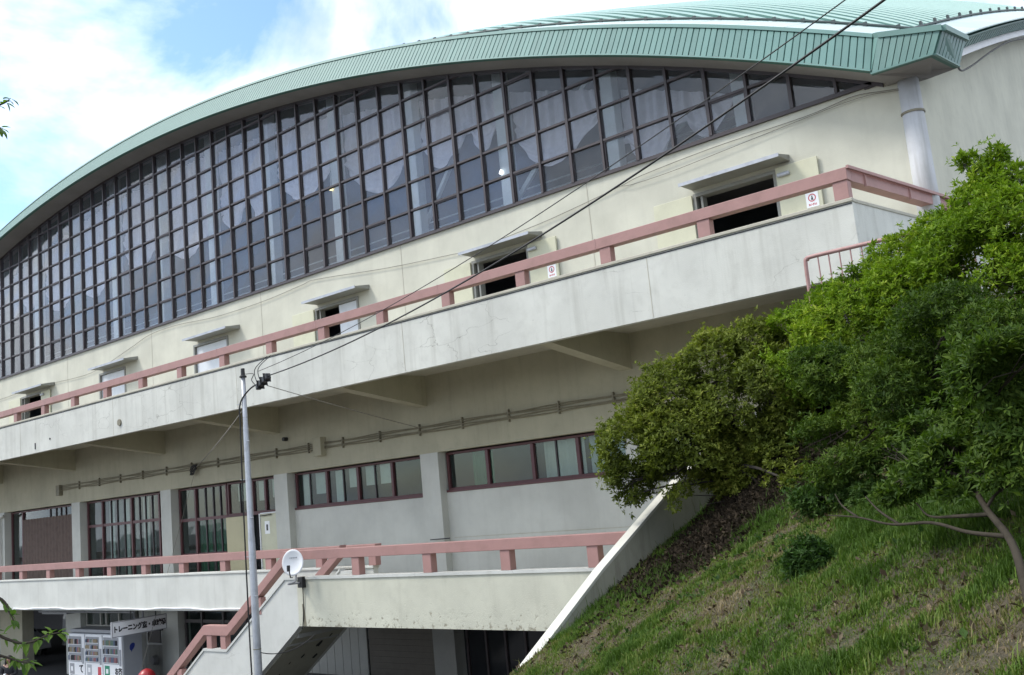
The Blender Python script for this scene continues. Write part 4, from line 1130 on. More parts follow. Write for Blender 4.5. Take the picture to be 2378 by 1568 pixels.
# ------------------------------------------------------------------ vending machines
def vending(x0, x1, kind, lab):
    y0, y1, zt = 16.0, 16.68, -3.22
    e = empty('vending_machine', ((x0+x1)/2, 16.3, GZ), lab, 'vending machine', 'vending machines in a row')
    bevel(MB().box(x0, x1, y0+.05, y1, GZ+.05, zt).build('cabinet', MT['vend_grey'], e), .015, 2)
    bevel(MB().box(x0+.015, x1-.015, y0, y0+.05, GZ+.12, zt-.015).build('front_door', MT['white'], e), .012, 2)
    for xx in (x0+.06, x1-.12): MB().box(xx, xx+.06, y0+.1, y0+.2, GZ, GZ+.05).build('foot', MT['black'], e)
    wz0 = -4.12
    dw = MB().box(x0+.07, x1-.20, y0-.008, y0, wz0, zt-.09).build('display_window', MT['grey'], e)
    r_ = random.Random(kind*7+1)
    for row in range(3 if kind != 1 else 4):
        hh = (zt-.12-wz0)/(3 if kind != 1 else 4)
        zb = wz0+.02+row*hh
        MB().box(x0+.09, x1-.22, y0-.02, y0-.008, zb, zb+.025).build('price_strip', MT['white'], dw)
        n = 9
        for c_ in range(n):
            xx = x0+.11+(x1-x0-.35)*c_/n
            cl = r_.choice(['can_a','can_b','can_c','can_d','can_e','grey','ink'])
            o = MB().tube([(xx+.03, y0-.028, zb+.03), (xx+.03, y0-.028, zb+hh*.62), (xx+.03, y0-.028, zb+hh*.72)], [.030,.030,.018], 7)
            oo = o.build('drink_can', MT[cl], dw)
    # buttons, coin panel, posters
    MB().box(x1-.17, x1-.05, y0-.006, y0, wz0-.05, wz0+.45).build('coin_panel', MT['grey'], e)
    MB().tube([(x1-.11, y0-.014, wz0+.1), (x1-.11, y0, wz0+.1)], .025, 10).build('coin_knob', MT['steel'], e)
    MB().box(x0+.15, x1-.25, y0-.012, y0, GZ+.30, GZ+.50).build('delivery_flap', MT['black'], e)
    pm = ['grey', 'vend_grey', 'green_print'][kind]
    po = MB().box(x0+.12, x0+.42, y0-.005, y0, wz0-.40, wz0-.06).build('poster', MT[pm], e)
    MB().box(x0+.20, x0+.34, y0-.009, y0-.005, wz0-.30, wz0-.16).build('poster_panel', MT['white'], po)
    if kind == 1:
        MB().box(x1-.30, x1-.10, y0-.005, y0, wz0-.45, wz0-.12).build('poster', MT['red_print'], e)
    if kind in (0, 2):   # brush-written characters on the front
        t_ = text('brush_lettering', ['て', '', 'お茶'][kind], .30 if kind == 0 else .22, Matrix.Translation((x1-.24, y0-.006, wz0-.23)) @ FACE_Y, MT['ink' if kind == 0 else 'ink'], e, .002, .010)
    return e
vending(-33.50, -32.36, 0, 'white drinks machine at the left end of the row, grey product rows')
vending(-32.33, -31.20, 1, 'white drinks machine in the middle of the row with a red poster')
v3 = vending(-31.17, -29.96, 2, 'white drinks machine at the right end with a green poster')
# blue balloon-shaped emblem on the side of the last machine
m = MB(); N = 18; c_ = Vector((-29.957, 16.34, -3.62)); ps = []
for k in range(N):
    a = 2*math.pi*k/N; rr = 1 + .06*math.sin(3*a)
    ps.append(c_ + Vector((0, .085*rr*math.cos(a)+.03*math.sin(a), .115*rr*math.sin(a))))
m.add(ps + [p+Vector((.003,0,0)) for p in ps], [tuple(range(N)), tuple(range(2*N-1, N-1, -1))])
m.add([(-29.956,16.30,-3.72),(-29.956,16.345,-3.73),(-29.956,16.31,-3.79),(-29.953,16.30,-3.72),(-29.953,16.345,-3.73),(-29.953,16.31,-3.79)], [(0,1,2),(5,4,3)])
m.build('side_emblem', MT['blue'], v3)
MB().box(-33.5,-29.96,16.1,16.7,-3.20,-3.10).build('machine_hood', MT['grey'], v3)

# ------------------------------------------------------------------ hydrant, bollard
HY = empty('hydrant', (-25.9, 14.5, GZ), 'red dome-topped hydrant standing between the vending machines and the stairs', 'hydrant')
hx, hy = -25.87, 14.5
MB().tube([(hx,hy,GZ),(hx,hy,GZ+.06),(hx,hy,GZ+.07),(hx,hy,GZ+.96)], [.26,.26,.19,.19], 18).build('barrel', MT['red'], HY, True)
MB().tube([(hx,hy,GZ+.96),(hx,hy,GZ+1.0),(hx,hy,GZ+1.08),(hx,hy,GZ+1.17),(hx,hy,GZ+1.24),(hx,hy,GZ+1.27)], [.24,.255,.24,.19,.11,.02], 20).build('dome_cap', MT['red'], HY, True)
MB().tube([(hx,hy,GZ+.7),(hx+.28,hy-.06,GZ+.7)], [.06,.07], 12).build('outlet', MT['red'], HY)
MB().tube([(hx,hy,GZ+.7),(hx-.26,hy-.1,GZ+.7)], [.06,.07], 12).build('outlet', MT['red'], HY)
BO = empty('bollard', (-22.4, 12.3, GZ), 'short yellow bollard with a black cap at the foot of the stairs', 'bollard')
MB().tube([(-20.95,12.6,GZ),(-20.95,12.6,-3.45)], .055, 12).build('tube', MT['yellow'], BO, True)
MB().tube([(-20.95,12.6,-3.45),(-20.95,12.6,-3.40)], [.06,.045], 12).build('cap', MT['black'], BO)

# ------------------------------------------------------------------ cars in the undercroft
def car(x_front, yc, lab, length=4.4, van=False, rot=0.0):
    e = empty('parked_car', (x_front-length/2, yc, GZ), lab, 'car', 'cars parked in the undercroft')
    if van: prof = [(0,.35),(.05,.62),(.12,.92),(.55,1.08),(1.25,1.78),(1.6,1.86),(length-.15,1.86),(length,1.5),(length,.35)]
    else: prof = [(0,.32),(.03,.60),(.15,.78),(1.15,.96),(1.85,1.42),(2.3,1.50),(3.4,1.48),(4.15,1.05),(length,.95),(length,.35)]
    hw = .84 if van else .82
    vs_ = []; n = len(prof)
    for s_ in (-1, -.93, .93, 1):
        for (px, pz) in prof:
            inset = 1.0
            yy = s_*hw*(1-.14*max(0, pz-.95)/.9)
            zz = pz - (0 if abs(s_) < .99 else .05)
            vs_.append((x_front-px - (.04 if abs(s_) > .99 and px < .2 else 0), yc+yy, GZ+zz))
    fs_ = []
    for r_ in range(3):
        for i in range(n): fs_.append((r_*n+i, r_*n+(i+1) % n, (r_+1)*n+(i+1) % n, (r_+1)*n+i))
    fs_ += [tuple(range(n-1, -1, -1)), tuple(range(3*n, 4*n))]
    bevel(mesh('body', vs_, fs_, MT['car'], e), .03, 2)
    wz = 1.10 if van else .98; wt = 1.74 if van else 1.42
    a0 = .60 if van else 1.2; a1 = 1.2 if van else 1.8
    m = MB(); m.hexa([(x_front-a0+.02,yc-.68,GZ+wz+.04),(x_front-a0+.02,yc+.68,GZ+wz+.04),(x_front-a1+.03,yc+.62,GZ+wt),(x_front-a1+.03,yc-.62,GZ+wt)], [(x_front-a0-.03,yc-.68,GZ+wz+.0),(x_front-a0-.03,yc+.68,GZ+wz+.0),(x_front-a1-.03,yc+.62,GZ+wt-.04),(x_front-a1-.03,yc-.62,GZ+wt-.04)])
    m.build('windscreen', MT['car_glass'], e)
    for s_ in (-1, 1):
        for (b0, b1) in ((a1-.1, 2.6), (2.7, 3.6)):
            MB().hexa([(x_front-b0,yc+s_*(hw+.008),GZ+wz+.02),(x_front-b1,yc+s_*(hw+.008),GZ+wz+.02),(x_front-b1,yc+s_*(hw-.055),GZ+wt-.05),(x_front-b0-.25,yc+s_*(hw-.055),GZ+wt-.05)],
                      [(x_front-b0,yc+s_*(hw-.04),GZ+wz+.02),(x_front-b1,yc+s_*(hw-.04),GZ+wz+.02),(x_front-b1,yc+s_*(hw-.10),GZ+wt-.05),(x_front-b0-.25,yc+s_*(hw-.10),GZ+wt-.05)]).build('side_window', MT['car_glass'], e)
        bevel(MB().box(x_front-.14,x_front+.025,yc+s_*.62-.14,yc+s_*.62+.14,GZ+.66,GZ+.84).build('headlight', MT['white'], e), .03, 2)
        for wx in (.85, 3.45):
            wh = MB().tube([(x_front-wx,yc+s_*(hw-.20),GZ+.31),(x_front-wx,yc+s_*(hw+.012),GZ+.31)], .31, 20).build('wheel', MT['tyre'], e)
            MB().tube([(x_front-wx,yc+s_*(hw-.02),GZ+.31),(x_front-wx,yc+s_*(hw+.02),GZ+.31)], [.20,.19], 16).build('rim', MT['steel'], wh)
    MB().box(x_front-.02,x_front+.02,yc-.42,yc+.42,GZ+.68,GZ+.82).build('grille', MT['black'], e)
    MB().box(x_front-.02,x_front+.03,yc-.17,yc+.17,GZ+.42,GZ+.58).build('number_plate', MT['black'], e)
car(-40.3, 21.8, 'white van parked in the dark undercroft, front facing right', 4.2, True)
car(-44.2, 19.6, 'white car parked left of the van, wheel arch and side showing')

# ------------------------------------------------------------------ person
def person():
    e = empty('person', (-31.6, 13.3, GZ), 'woman with long dark hair and black jacket looking down at something in her hands', 'person')
    bx, by, bz = -31.62, 13.30, GZ
    f_ = Vector((.75,-.66,0)); s_ = Vector((.66,.75,0))      # facing, her left... side
    def P(s, f, z): return Vector((bx,by,bz)) + s_*s + f_*f + Vector((0,0,z))
    V = [P(0,0,.92), P(0,0,1.05), P(0,.01,1.22), P(0,0,1.36), P(0,0,1.43), P(0,.02,1.50),
         P(.09,0,.88), P(.10,.02,.48), P(.10,-.02,.09), P(.10,.12,.04),
         P(-.09,0,.88), P(-.10,.02,.48), P(-.10,-.02,.09), P(-.10,.12,.04),
         P(.17,0,1.34), P(.21,.03,1.10), P(.10,.24,1.08), P(.05,.31,1.11),
         P(-.17,0,1.34), P(-.21,.03,1.10), P(-.10,.24,1.10), P(-.05,.31,1.12),
         P(0,.035,1.56), P(0,.03,1.62)]
    E = [(0,1),(1,2),(2,3),(3,4),(4,5),(0,6),(6,7),(7,8),(8,9),(0,10),(10,11),(11,12),(12,13),(3,14),(14,15),(15,16),(16,17),(3,18),(18,19),(19,20),(20,21),(5,22),(22,23)]
    Rr = [.13,.115,.13,.10,.05,.075,.085,.055,.04,.035,.085,.055,.04,.035,.06,.045,.032,.028,.06,.045,.032,.028,.085,.065]
    me = bpy.data.meshes.new('body'); me.from_pydata([tuple(v) for v in V], E, []); me.update()
    o = bpy.data.objects.new('body', me); COL.objects.link(o)
    sk = o.modifiers.new('skin', 'SKIN')
    for i, sv in enumerate(me.skin_vertices[0].data): sv.radius = (Rr[i], Rr[i]); sv.use_root = (i == 0)
    o.modifiers.new('sub', 'SUBSURF').levels = 2; o.modifiers['sub'].render_levels = 2
    me.materials.append(MT['skin']); put(o, e)
    # jacket and trousers as separate fitted skins
    def skin(nm, idx, ed, grow, mat):
        mp_ = {i: k for k, i in enumerate(idx)}
        m2 = bpy.data.meshes.new(nm); m2.from_pydata([tuple(V[i]) for i in idx], [(mp_[a], mp_[b]) for a, b in ed], []); m2.update()
        q = bpy.data.objects.new(nm, m2); COL.objects.link(q); q.modifiers.new('skin', 'SKIN')
        for k, i in enumerate(idx): m2.skin_vertices[0].data[k].radius = (Rr[i]+grow, Rr[i]+grow); m2.skin_vertices[0].data[k].use_root = (k == 0)
        q.modifiers.new('sub', 'SUBSURF').levels = 2; m2.materials.append(mat); put(q, e)
    skin('jacket', [0,1,2,3,14,15,16,18,19,20], [(0,1),(1,2),(2,3),(3,14),(14,15),(15,16),(3,18),(18,19),(19,20)], .022, MT['jacket'])
    skin('trousers', [0,6,7,8,10,11,12], [(0,6),(6,7),(7,8),(0,10),(10,11),(11,12)], .018, MT['trousers'])
    # hair: cap plus long fall over back and shoulders
    hv = []; hf = []; N = 20; rows_ = [(1.665,.02),(1.655,.06),(1.62,.098),(1.56,.115),(1.48,.118),(1.38,.130),(1.28,.14),(1.20,.13),(1.17,.08)]
    for (z, r) in rows_:
        for k in range(N):
            a = math.pi*.5 + math.radians(38 if z < 1.60 else 0) + (2*math.pi - 2*math.radians(38 if z < 1.60 else 0))*k/(N-1)
            jit = 1+.06*math.sin(k*2.3+z*9)
            hv.append(P(r*jit*math.cos(a), r*jit*.9*math.sin(a) - .01, z))
    for i in range(len(rows_)-1):
        for k in range(N-1): hf.append((i*N+k, i*N+k+1, (i+1)*N+k+1, (i+1)*N+k))
    h = mesh('hair', hv, hf, MT['hair'], e, True); sm = h.modifiers.new('thick', 'SOLIDIFY'); sm.thickness = .03
    # face
    fc = MB(); 
    for sx_ in (-.03, .03): fc.tube([P(sx_,.105,1.575), P(sx_,.118,1.575)], .010, 8)
    fc.build('eyes', MT['ink'], e)
    MB().tube([P(0,.105,1.575), P(0,.135,1.545)], [.008,.014], 6).build('nose', MT['skin'], e)
    MB().tube([P(-.022,.112,1.515), P(.022,.112,1.515)], .006, 6).build('mouth', MT['red_print'], e)
    # hands closed round a small white cup
    for s in (-1, 1):
        hm = MB(); c_ = P(.05*s,.31,1.11)
        hm.tube([P(.08*s,.27,1.09), P(.045*s,.33,1.115)], [.026,.030], 8)
        for k in range(4):
            z = 1.075+.024*k; ln_ = (.9, 1.0, 1.05, .85)[k]
            hm.tube([P(.05*s,.335,z), P(.035*s,.335+.035*ln_,z+.006), P(.005*s,.335+.045*ln_,z+.008)], [.010,.009,.007], 6)
        hm.tube([P(.055*s,.31,1.13), P(.03*s,.315,1.16), P(.012*s,.325,1.175)], [.012,.010,.008], 6)
        hm.build('hand', MT['skin'], e, True)
    for s in (-.10, .10):
        bevel(MB().tube([P(s,-.05,.03), P(s,.19,.03)], [.045,.040], 10).build('shoe', MT['black'], e), .01, 1)
    cup = MB().tube([P(0,.355,1.07), P(0,.355,1.18)], [.028,.036], 14).build('paper_cup', MT['white'], None, True)
    tag(cup, 'small white cup held by the woman in the black jacket', 'cup')
person()

# ------------------------------------------------------------------ foliage
def rotmats(ax):
    """orthonormal frames (u, v, w=ax)"""
    ax = ax/np.linalg.norm(ax, axis=1, keepdims=True)
    r = RNG.normal(size=ax.shape); u = np.cross(ax, r); u /= np.linalg.norm(u, axis=1, keepdims=True)
    v = np.cross(ax, u); return u, v, ax

def npmesh(name, verts, faces, rnd, mat, parent=None):
    me = bpy.data.meshes.new(name); nv = len(verts); nf = len(faces); k = faces.shape[1]
    me.vertices.add(nv); me.vertices.foreach_set('co', verts.astype(np.float32).ravel())
    me.loops.add(nf*k); me.loops.foreach_set('vertex_index', faces.astype(np.int32).ravel())
    me.polygons.add(nf); me.polygons.foreach_set('loop_start', np.arange(0, nf*k, k, dtype=np.int32))
    me.polygons.foreach_set('loop_total', np.full(nf, k, dtype=np.int32))
    me.update(calc_edges=True)
    a = me.attributes.new('rnd', 'FLOAT', 'FACE'); a.data.foreach_set('value', rnd.astype(np.float32))
    me.materials.append(mat)
    o = bpy.data.objects.new(name, me); COL.objects.link(o); return put(o, parent)

def leaf_cloud(centers, axes, per, size, aspect=.36, spread=.9, cvar=None, jit=.6, fold=.25):
    """rosettes of `per` diamond leaves; returns verts, quads (as 2 tris), rnd"""
    n = len(centers); u, v, w = rotmats(axes)
    c = np.repeat(centers, per, 0); U = np.repeat(u, per, 0); V = np.repeat(v, per, 0); W = np.repeat(w, per, 0)
    N = n*per
    phi = np.tile(np.arange(per)*2*np.pi/per*1.0, n) + np.repeat(RNG.random(n)*6.28, per) + RNG.normal(size=N)*.3
    el = np.clip(RNG.normal(.55, .35, N), -.5, 1.4)*1.0
    d = (U*np.cos(phi)[:, None] + V*np.sin(phi)[:, None])*np.cos(el)[:, None]*spread + W*np.sin(el)[:, None]
    d /= np.linalg.norm(d, axis=1, keepdims=True)
    side = np.cross(d, W); side /= (np.linalg.norm(side, axis=1, keepdims=True)+1e-6)
    nrm = np.cross(side, d)
    L_ = (size*(1+RNG.normal(size=N)*jit*.6)).clip(size*.4, size*1.8)[:, None]
    b = c + d*L_*.12; tip = c + d*L_ - nrm*L_*.12*fold*2; mid = c + d*L_*.55
    l = mid + side*L_*aspect*.5 + nrm*L_*fold*.3; r = mid - side*L_*aspect*.5 + nrm*L_*fold*.3
    verts = np.stack([b, l, tip, r], 1).reshape(-1, 3)
    i = np.arange(N)*4
    faces = np.concatenate([np.stack([i, i+2, i+1], 1), np.stack([i, i+3, i+2], 1)])
    base = RNG.random(n) if cvar is None else cvar
    rr = np.clip(np.repeat(base, per)*.75 + RNG.random(N)*.35 - .05, 0, 1)
    return verts, faces, np.concatenate([rr, rr])

def crown(name, lobes, n, per, size, mat, parent, seed=0, shell=.55, up=.6, gap=.47, gs=2.6, tint=None, aspect=.36, flat=1.0, minz=None):
    lo = np.array(lobes, float); r = lo[:, 3]; wgt = r**2; wgt /= wgt.sum()
    m = int(n*2.2); idx = RNG.choice(len(lo), m, p=wgt)
    d = RNG.normal(size=(m, 3)); d /= np.linalg.norm(d, axis=1, keepdims=True)
    rad = (shell + (1-shell)*RNG.random(m)**.6) * (1 + .16*(vnoise3(d[:,0]*2+idx*3.1, d[:,1]*2, d[:,2]*2, 1.5, seed)-.5)*2)
    off = d*rad[:, None]*r[idx][:, None]; off[:, 2] *= flat
    p = lo[idx, :3] + off
    # stray twigs
    s_ = RNG.random(m) < .12; p[s_] += d[s_]*RNG.random((s_.sum(), 1))*.15
    # remove points deep inside other lobes (keeps the count where it shows)
    dist = np.linalg.norm(p[:, None, :]-lo[None, :, :3], axis=2)/r[None]
    inside = (dist < .5).any(1)
    keep = ~inside & (vnoise3(p[:,0], p[:,1], p[:,2], gs, seed+5) > gap-.12*(d[:,2]))
    if minz is not None: keep &= p[:, 2] > minz(p)
    p = p[keep][:n]; d = d[keep][:n]
    ax = d*(1-up) + np.array([0, 0, up]) + RNG.normal(size=p.shape)*.25
    cv = np.clip(vnoise3(p[:,0], p[:,1], p[:,2], 1.3, seed+9)*1.3-.15 + RNG.normal(size=len(p))*.16, 0, 1)
    if tint is not None: cv = np.clip(tint(p, cv), 0, 1)
    V, F, Rn = leaf_cloud(p, ax, per, size, aspect=aspect, cvar=cv)
    return npmesh(name, V, F, Rn, mat, parent), p

def limbs(name, base, lobes, mat, parent, r0=.05, seed=0, trunk=None, twigs=None):
    r_ = random.Random(seed); m = MB(); B = Vector(base)
    fork = B.lerp(Vector(np.mean(np.array(lobes)[:, :3], 0)), .35) if trunk is None else Vector(trunk[-1])
    path = [B, B.lerp(fork, .5)+Vector((r_.uniform(-.05,.05),)*3), fork] if trunk is None else [Vector(q) for q in trunk]
    sp = smoothpath(path, 5); m.tube(sp, [r0*(1-.45*i/(len(sp)-1)) for i in range(len(sp))], 9)
    for l in lobes:
        c = Vector(l[:3]); mid = fork.lerp(c, .5)+Vector((r_.uniform(-.12,.12), r_.uniform(-.12,.12), r_.uniform(-.02,.14)))
        sp = smoothpath([fork, mid, c], 5); m.tube(sp, [r0*.5*(1-.75*i/(len(sp)-1)) for i in range(len(sp))], 6, False)
        for q in range(4):
            e = c + Vector((r_.gauss(0,1), r_.gauss(0,1), r_.gauss(0,.7))).normalized()*l[3]*.85
            m.tube([mid.lerp(c, r_.random()), (c+e)/2+Vector((0,0,.04)), e], [r0*.18,r0*.12,r0*.05], 4, False)
    if twigs:
        for (pts, ra, rb) in twigs:
            sp = smoothpath(pts, 5); m.tube(sp, [ra+(rb-ra)*i/(len(sp)-1) for i in range(len(sp))], 6)
    return m.build(name, mat, parent, True)

LF = dict(
    olive=leafmat('leaf_olive', [(.044,.060,.012),(.100,.130,.020),(.165,.20,.030),(.26,.27,.055)]),
    bright=leafmat('leaf_bright', [(.050,.100,.009),(.110,.190,.013),(.185,.275,.020),(.30,.35,.04)]),
    dark=leafmat('leaf_dark', [(.016,.032,.007),(.032,.064,.010),(.062,.108,.014),(.12,.17,.025)]),
    ball=leafmat('leaf_ball', [(.012,.034,.008),(.028,.066,.012),(.055,.11,.02)]),
    low=leafmat('leaf_low', [(.020,.050,.012),(.040,.085,.018),(.08,.13,.03)]),
    cherry=leafmat('leaf_cherry', [(.06,.12,.025),(.10,.18,.035),(.15,.24,.05)], .45),
    grass=leafmat('grass_blade', [(.055,.105,.015),(.095,.160,.024),(.140,.180,.038),(.165,.140,.065),(.27,.215,.13)], .25, .6),
)
olive = [(-6.38,12.80,.01,.46),(-5.68,12.40,.02,.44),(-5.76,12.20,-.34,.27),(-6.63,12.70,-.21,.27),(-5.21,11.80,-.27,.25),(-5.95,12.9,.38,.55),(-5.35,12.8,.62,.5),(-5.6,13.0,.1,.5),(-6.3,13.0,-.02,.4),(-7.82,12.20,.47,.60),(-7.26,12.40,1.10,.62),(-6.60,12.60,1.58,.48),(-5.95,12.60,1.68,.42),(-7.02,12.30,.39,.74),(-6.25,12.50,.79,.72),(-5.60,12.30,1.05,.60),(-7.90,12.10,.02,.40),(-7.10,12.00,.05,.42),(-6.53,12.60,.15,.62),(-7.45,12.3,.78,.5)]
ol_hang = [(-7.24,12.0,-.22,.10),(-7.20,12.0,-.38,.09),(-7.80,12.0,-.22,.12),(-7.90,12.0,-.34,.08),(-7.0,12.0,-.18,.12)]
T1 = empty('maple_shrub', (-6.7, 13.0, -.4), 'broad olive green shrub overhanging the sloping retaining wall', 'shrub')
crown('foliage', olive, 18000, 8, .056, LF['olive'], T1, 1, .55, .55, .40, 2.4)
crown('hanging_foliage', ol_hang, 150, 7, .056, LF['olive'], T1, 2, .2, -.2, .3, 3)
limbs('trunk', (-6.55,13.1,-.75), olive, MT['bark_dark'], T1, .07, 3, trunk=[(-6.55,13.1,-.75),(-6.6,12.95,-.3),(-6.7,12.7,.1)],
      twigs=[([(-6.6,12.8,-.1),(-7.0,12.3,-.12),(-7.24,12.0,-.2),(-7.2,12,-.42)], .015, .005), ([(-6.7,12.8,-.05),(-7.3,12.3,-.1),(-7.8,12.0,-.2),(-7.92,12,-.38)], .018, .005),
             ([(-6.4,12.9,-.4),(-6.75,12.6,-.33),(-7.1,12.4,-.28)], .014, .005), ([(-6.3,12.9,-.45),(-6.6,12.6,-.40),(-6.9,12.4,-.42)], .012, .005)])

brt = [(-5.30,12.60,1.62,.50),(-4.96,12.90,1.88,.50),(-4.36,12.80,2.12,.46),(-3.80,12.60,2.34,.45),(-3.30,12.60,2.58,.36),(-4.43,12.20,1.55,.65),(-3.65,12.20,1.73,.68),(-5.0,12.3,1.3,.6)]
brt2 = [(-2.75,12.40,2.76,.38),(-2.39,12.40,3.0,.25),(-2.83,12.50,3.38,.16),(-2.50,12.50,3.40,.14),(-2.68,12.5,3.2,.16),(-2.89,12.00,2.07,.65),(-2.34,11.80,2.32,.53),(-2.28,11.60,1.60,.61),(-1.7,11.8,2.2,.5)]
T2 = empty('azalea_bush', (-4.3, 12.8, .6), 'bright green leafy bush in front of the thin pipe railing', 'bush', 'bright green bushes on the bank')
crown('foliage', brt, 8500, 8, .060, LF['bright'], T2, 11, .58, .55, .40, 2.4, aspect=.3)
limbs('stems', (-4.3,13.2,.7), brt, MT['bark_dark'], T2, .05, 4)
T2b = empty('azalea_bush', (-2.6, 12.6, .9), 'taller bright green bush at the right edge, with a tuft sticking up against the wall', 'bush', 'bright green bushes on the bank')
crown('foliage', brt2, 7500, 8, .060, LF['bright'], T2b, 15, .56, .55, .41, 2.4, aspect=.3)
limbs('stems', (-2.6,12.9,.9), brt2, MT['bark_dark'], T2b, .05, 5)

dk = [(-3.62,9.0,-.02,.26),(-3.25,8.9,.18,.30),(-2.75,8.9,.02,.28),(-2.9,8.7,.55,.34),(-3.35,9.6,.62,.32),(-2.6,9.2,.70,.40),(-2.45,9.3,.40,.36),(-3.0,9.5,.15,.36),(-3.72,9.50,.86,.34),(-3.97,9.60,.99,.22),(-3.10,9.30,.80,.42),(-2.43,9.00,1.07,.46),(-1.95,8.60,.81,.42),(-3.74,9.20,.17,.33),(-3.12,9.00,.02,.30),(-3.44,9.40,.40,.30),(-2.80,9.60,.45,.34)]
T3 = empty('evergreen_tree', (-2.2, 9.4, -.5), 'dark evergreen tree with spreading tiers in front of the bright bushes', 'tree')
crown('foliage', dk, 11500, 8, .048, LF['dark'], T3, 21, .35, .5, .40, 3.0, flat=.85, aspect=.26)
limbs('trunk', (-2.3,9.5,-.1), dk, MT['bark'], T3, .055, 6, trunk=[(-2.3,9.5,-.2),(-2.5,9.4,.15),(-2.75,9.3,.45)])

lean = [(-1.76,6.20,-.25,.12),(-1.98,6.30,-.17,.11),(-1.47,6.00,-.25,.12),(-2.21,6.40,-.24,.10),(-1.54,6.10,-.10,.15),(-1.83,6.30,-.09,.13),(-1.53,6.55,.20,.28),(-1.59,6.40,-.06,.22),(-1.90,6.40,-.13,.17),(-1.40,5.95,-.20,.13),(-1.25,6.1,.05,.28),(-1.28,5.95,.40,.34),(-2.18,6.70,-.13,.13),(-2.42,7.0,-.0,.17),(-2.10,6.9,.13,.20),(-1.75,6.3,-.02,.20),(-1.95,6.6,.0,.16)]
T4 = empty('leaning_tree', (-1.1, 4.75, -1.0), 'small leaning tree with a bare grey trunk at the right edge of the bank', 'tree')
crown('foliage', lean, 5600, 8, .046, LF['dark'], T4, 31, .35, .4, .43, 3.0, flat=.65, aspect=.28)
def br(pts, a, b): return (pts, a, b)
limbs('trunk', (-1.10,4.65,-1.0), lean, MT['bark'], T4, .027, 8, trunk=[(-1.10,4.70,-1.02),(-1.22,5.1,-.70),(-1.36,5.55,-.50),(-1.56,5.95,-.34),(-1.72,6.3,-.18)],
      twigs=[br([(-1.40,5.62,-.47),(-1.62,5.75,-.45),(-1.85,5.9,-.40),(-2.15,6.1,-.41),(-2.45,6.35,-.37),(-2.75,6.6,-.36)], .014, .004),
             br([(-2.10,6.08,-.41),(-2.25,6.2,-.33),(-2.36,6.3,-.24)], .010, .004),
             br([(-2.45,6.35,-.37),(-2.62,6.55,-.30),(-2.68,6.6,-.22)], .008, .003),
             br([(-1.52,5.9,-.37),(-1.75,6.05,-.38),(-1.95,6.2,-.38),(-2.05,6.3,-.30)], .014, .004),
             br([(-1.56,5.95,-.34),(-1.50,6.0,-.26),(-1.40,6.1,-.20)], .012, .004)])
lowl = [(-4.08,9.28,-.36,.16),(-3.82,9.2,-.35,.17),(-3.56,9.08,-.34,.18),(-3.30,8.92,-.36,.17),(-3.02,8.76,-.37,.16),(-2.75,8.6,-.38,.14)]
T5 = empty('low_hedge', (-3.5, 9.1, -.5), 'low row of dark green shrubs under the evergreen tree', 'hedge')
crown('foliage', lowl, 2200, 7, .042, LF['low'], T5, 41, .4, .6, .36, 4)
limbs('stems', (-3.5,9.1,-.6), lowl, MT['bark_dark'], T5, .02, 9)
T6 = empty('round_bush', (-3.33, 7.5, -.86), 'small dark round bush standing alone on the grass', 'bush')
bl = [(-3.33,7.5,-.72,.16),(-3.28,7.45,-.80,.14),(-3.40,7.5,-.78,.13)]
crown('foliage', bl, 1400, 7, .034, LF['ball'], T6, 51, .35, .5, .25, 5)
limbs('stems', (-3.33,7.5,-.88), bl, MT['bark_dark'], T6, .015, 10)

# cherry tree just outside the left edge, its twigs reaching into the picture
T7 = empty('cherry_tree', (-16.2, 4.6, GZ), 'cherry tree at the left edge with drooping leafy twigs', 'tree')
tw = [[(-15.6,4.9,5.6),(-14.9,5.6,6.3),(-14.3,6.0,6.42),(-13.95,6.0,6.40)],
      [(-15.6,4.9,5.5),(-14.9,5.7,6.0),(-14.45,6.0,6.1),(-14.25,6.0,6.0)],
      [(-15.9,4.7,-.9),(-15.1,5.4,-.8),(-14.4,6,-1.3),(-13.7,6.0,-1.35),(-13.1,6.0,-1.24),(-12.75,6,-1.2)],
      [(-15.9,4.7,-.6),(-15.1,5.5,-.5),(-14.6,6,-.75),(-14.2,6.0,-.98),(-14.05,6,-1.12)],
      [(-15.9,4.7,-1.2),(-15.0,5.5,-1.3),(-14.4,6,-1.55),(-13.9,6.0,-1.6),(-13.6,6,-1.6)]]
m = MB(); m.tube(smoothpath([(-16.2,4.6,GZ),(-16.15,4.6,-2),(-16.0,4.7,.5),(-15.8,4.8,3.2),(-15.6,4.9,5.5)], 5), [.2-.006*k for k in range(21)], 12)
for t_ in tw:
    sp = smoothpath(t_, 6); m.tube(sp, [.03*(1-.9*k/(len(sp)-1))+.002 for k in range(len(sp))], 5)
m.build('trunk', MT['bark'], T7, True)
cen = []; dirs = []
for t_ in tw:
    sp = smoothpath(t_, 9)
    for k in range(len(sp)//3, len(sp)):
        for q in range(1):
            d = (sp[k]-sp[k-1]).normalized()
            sdv = Vector((random.gauss(0,1), random.gauss(0,1), random.gauss(0,1)))
            dd = (d*.6 + sdv*.45 + Vector((0,0,-.25))).normalized()
            cen.append(tuple(sp[k])); dirs.append(tuple(dd))
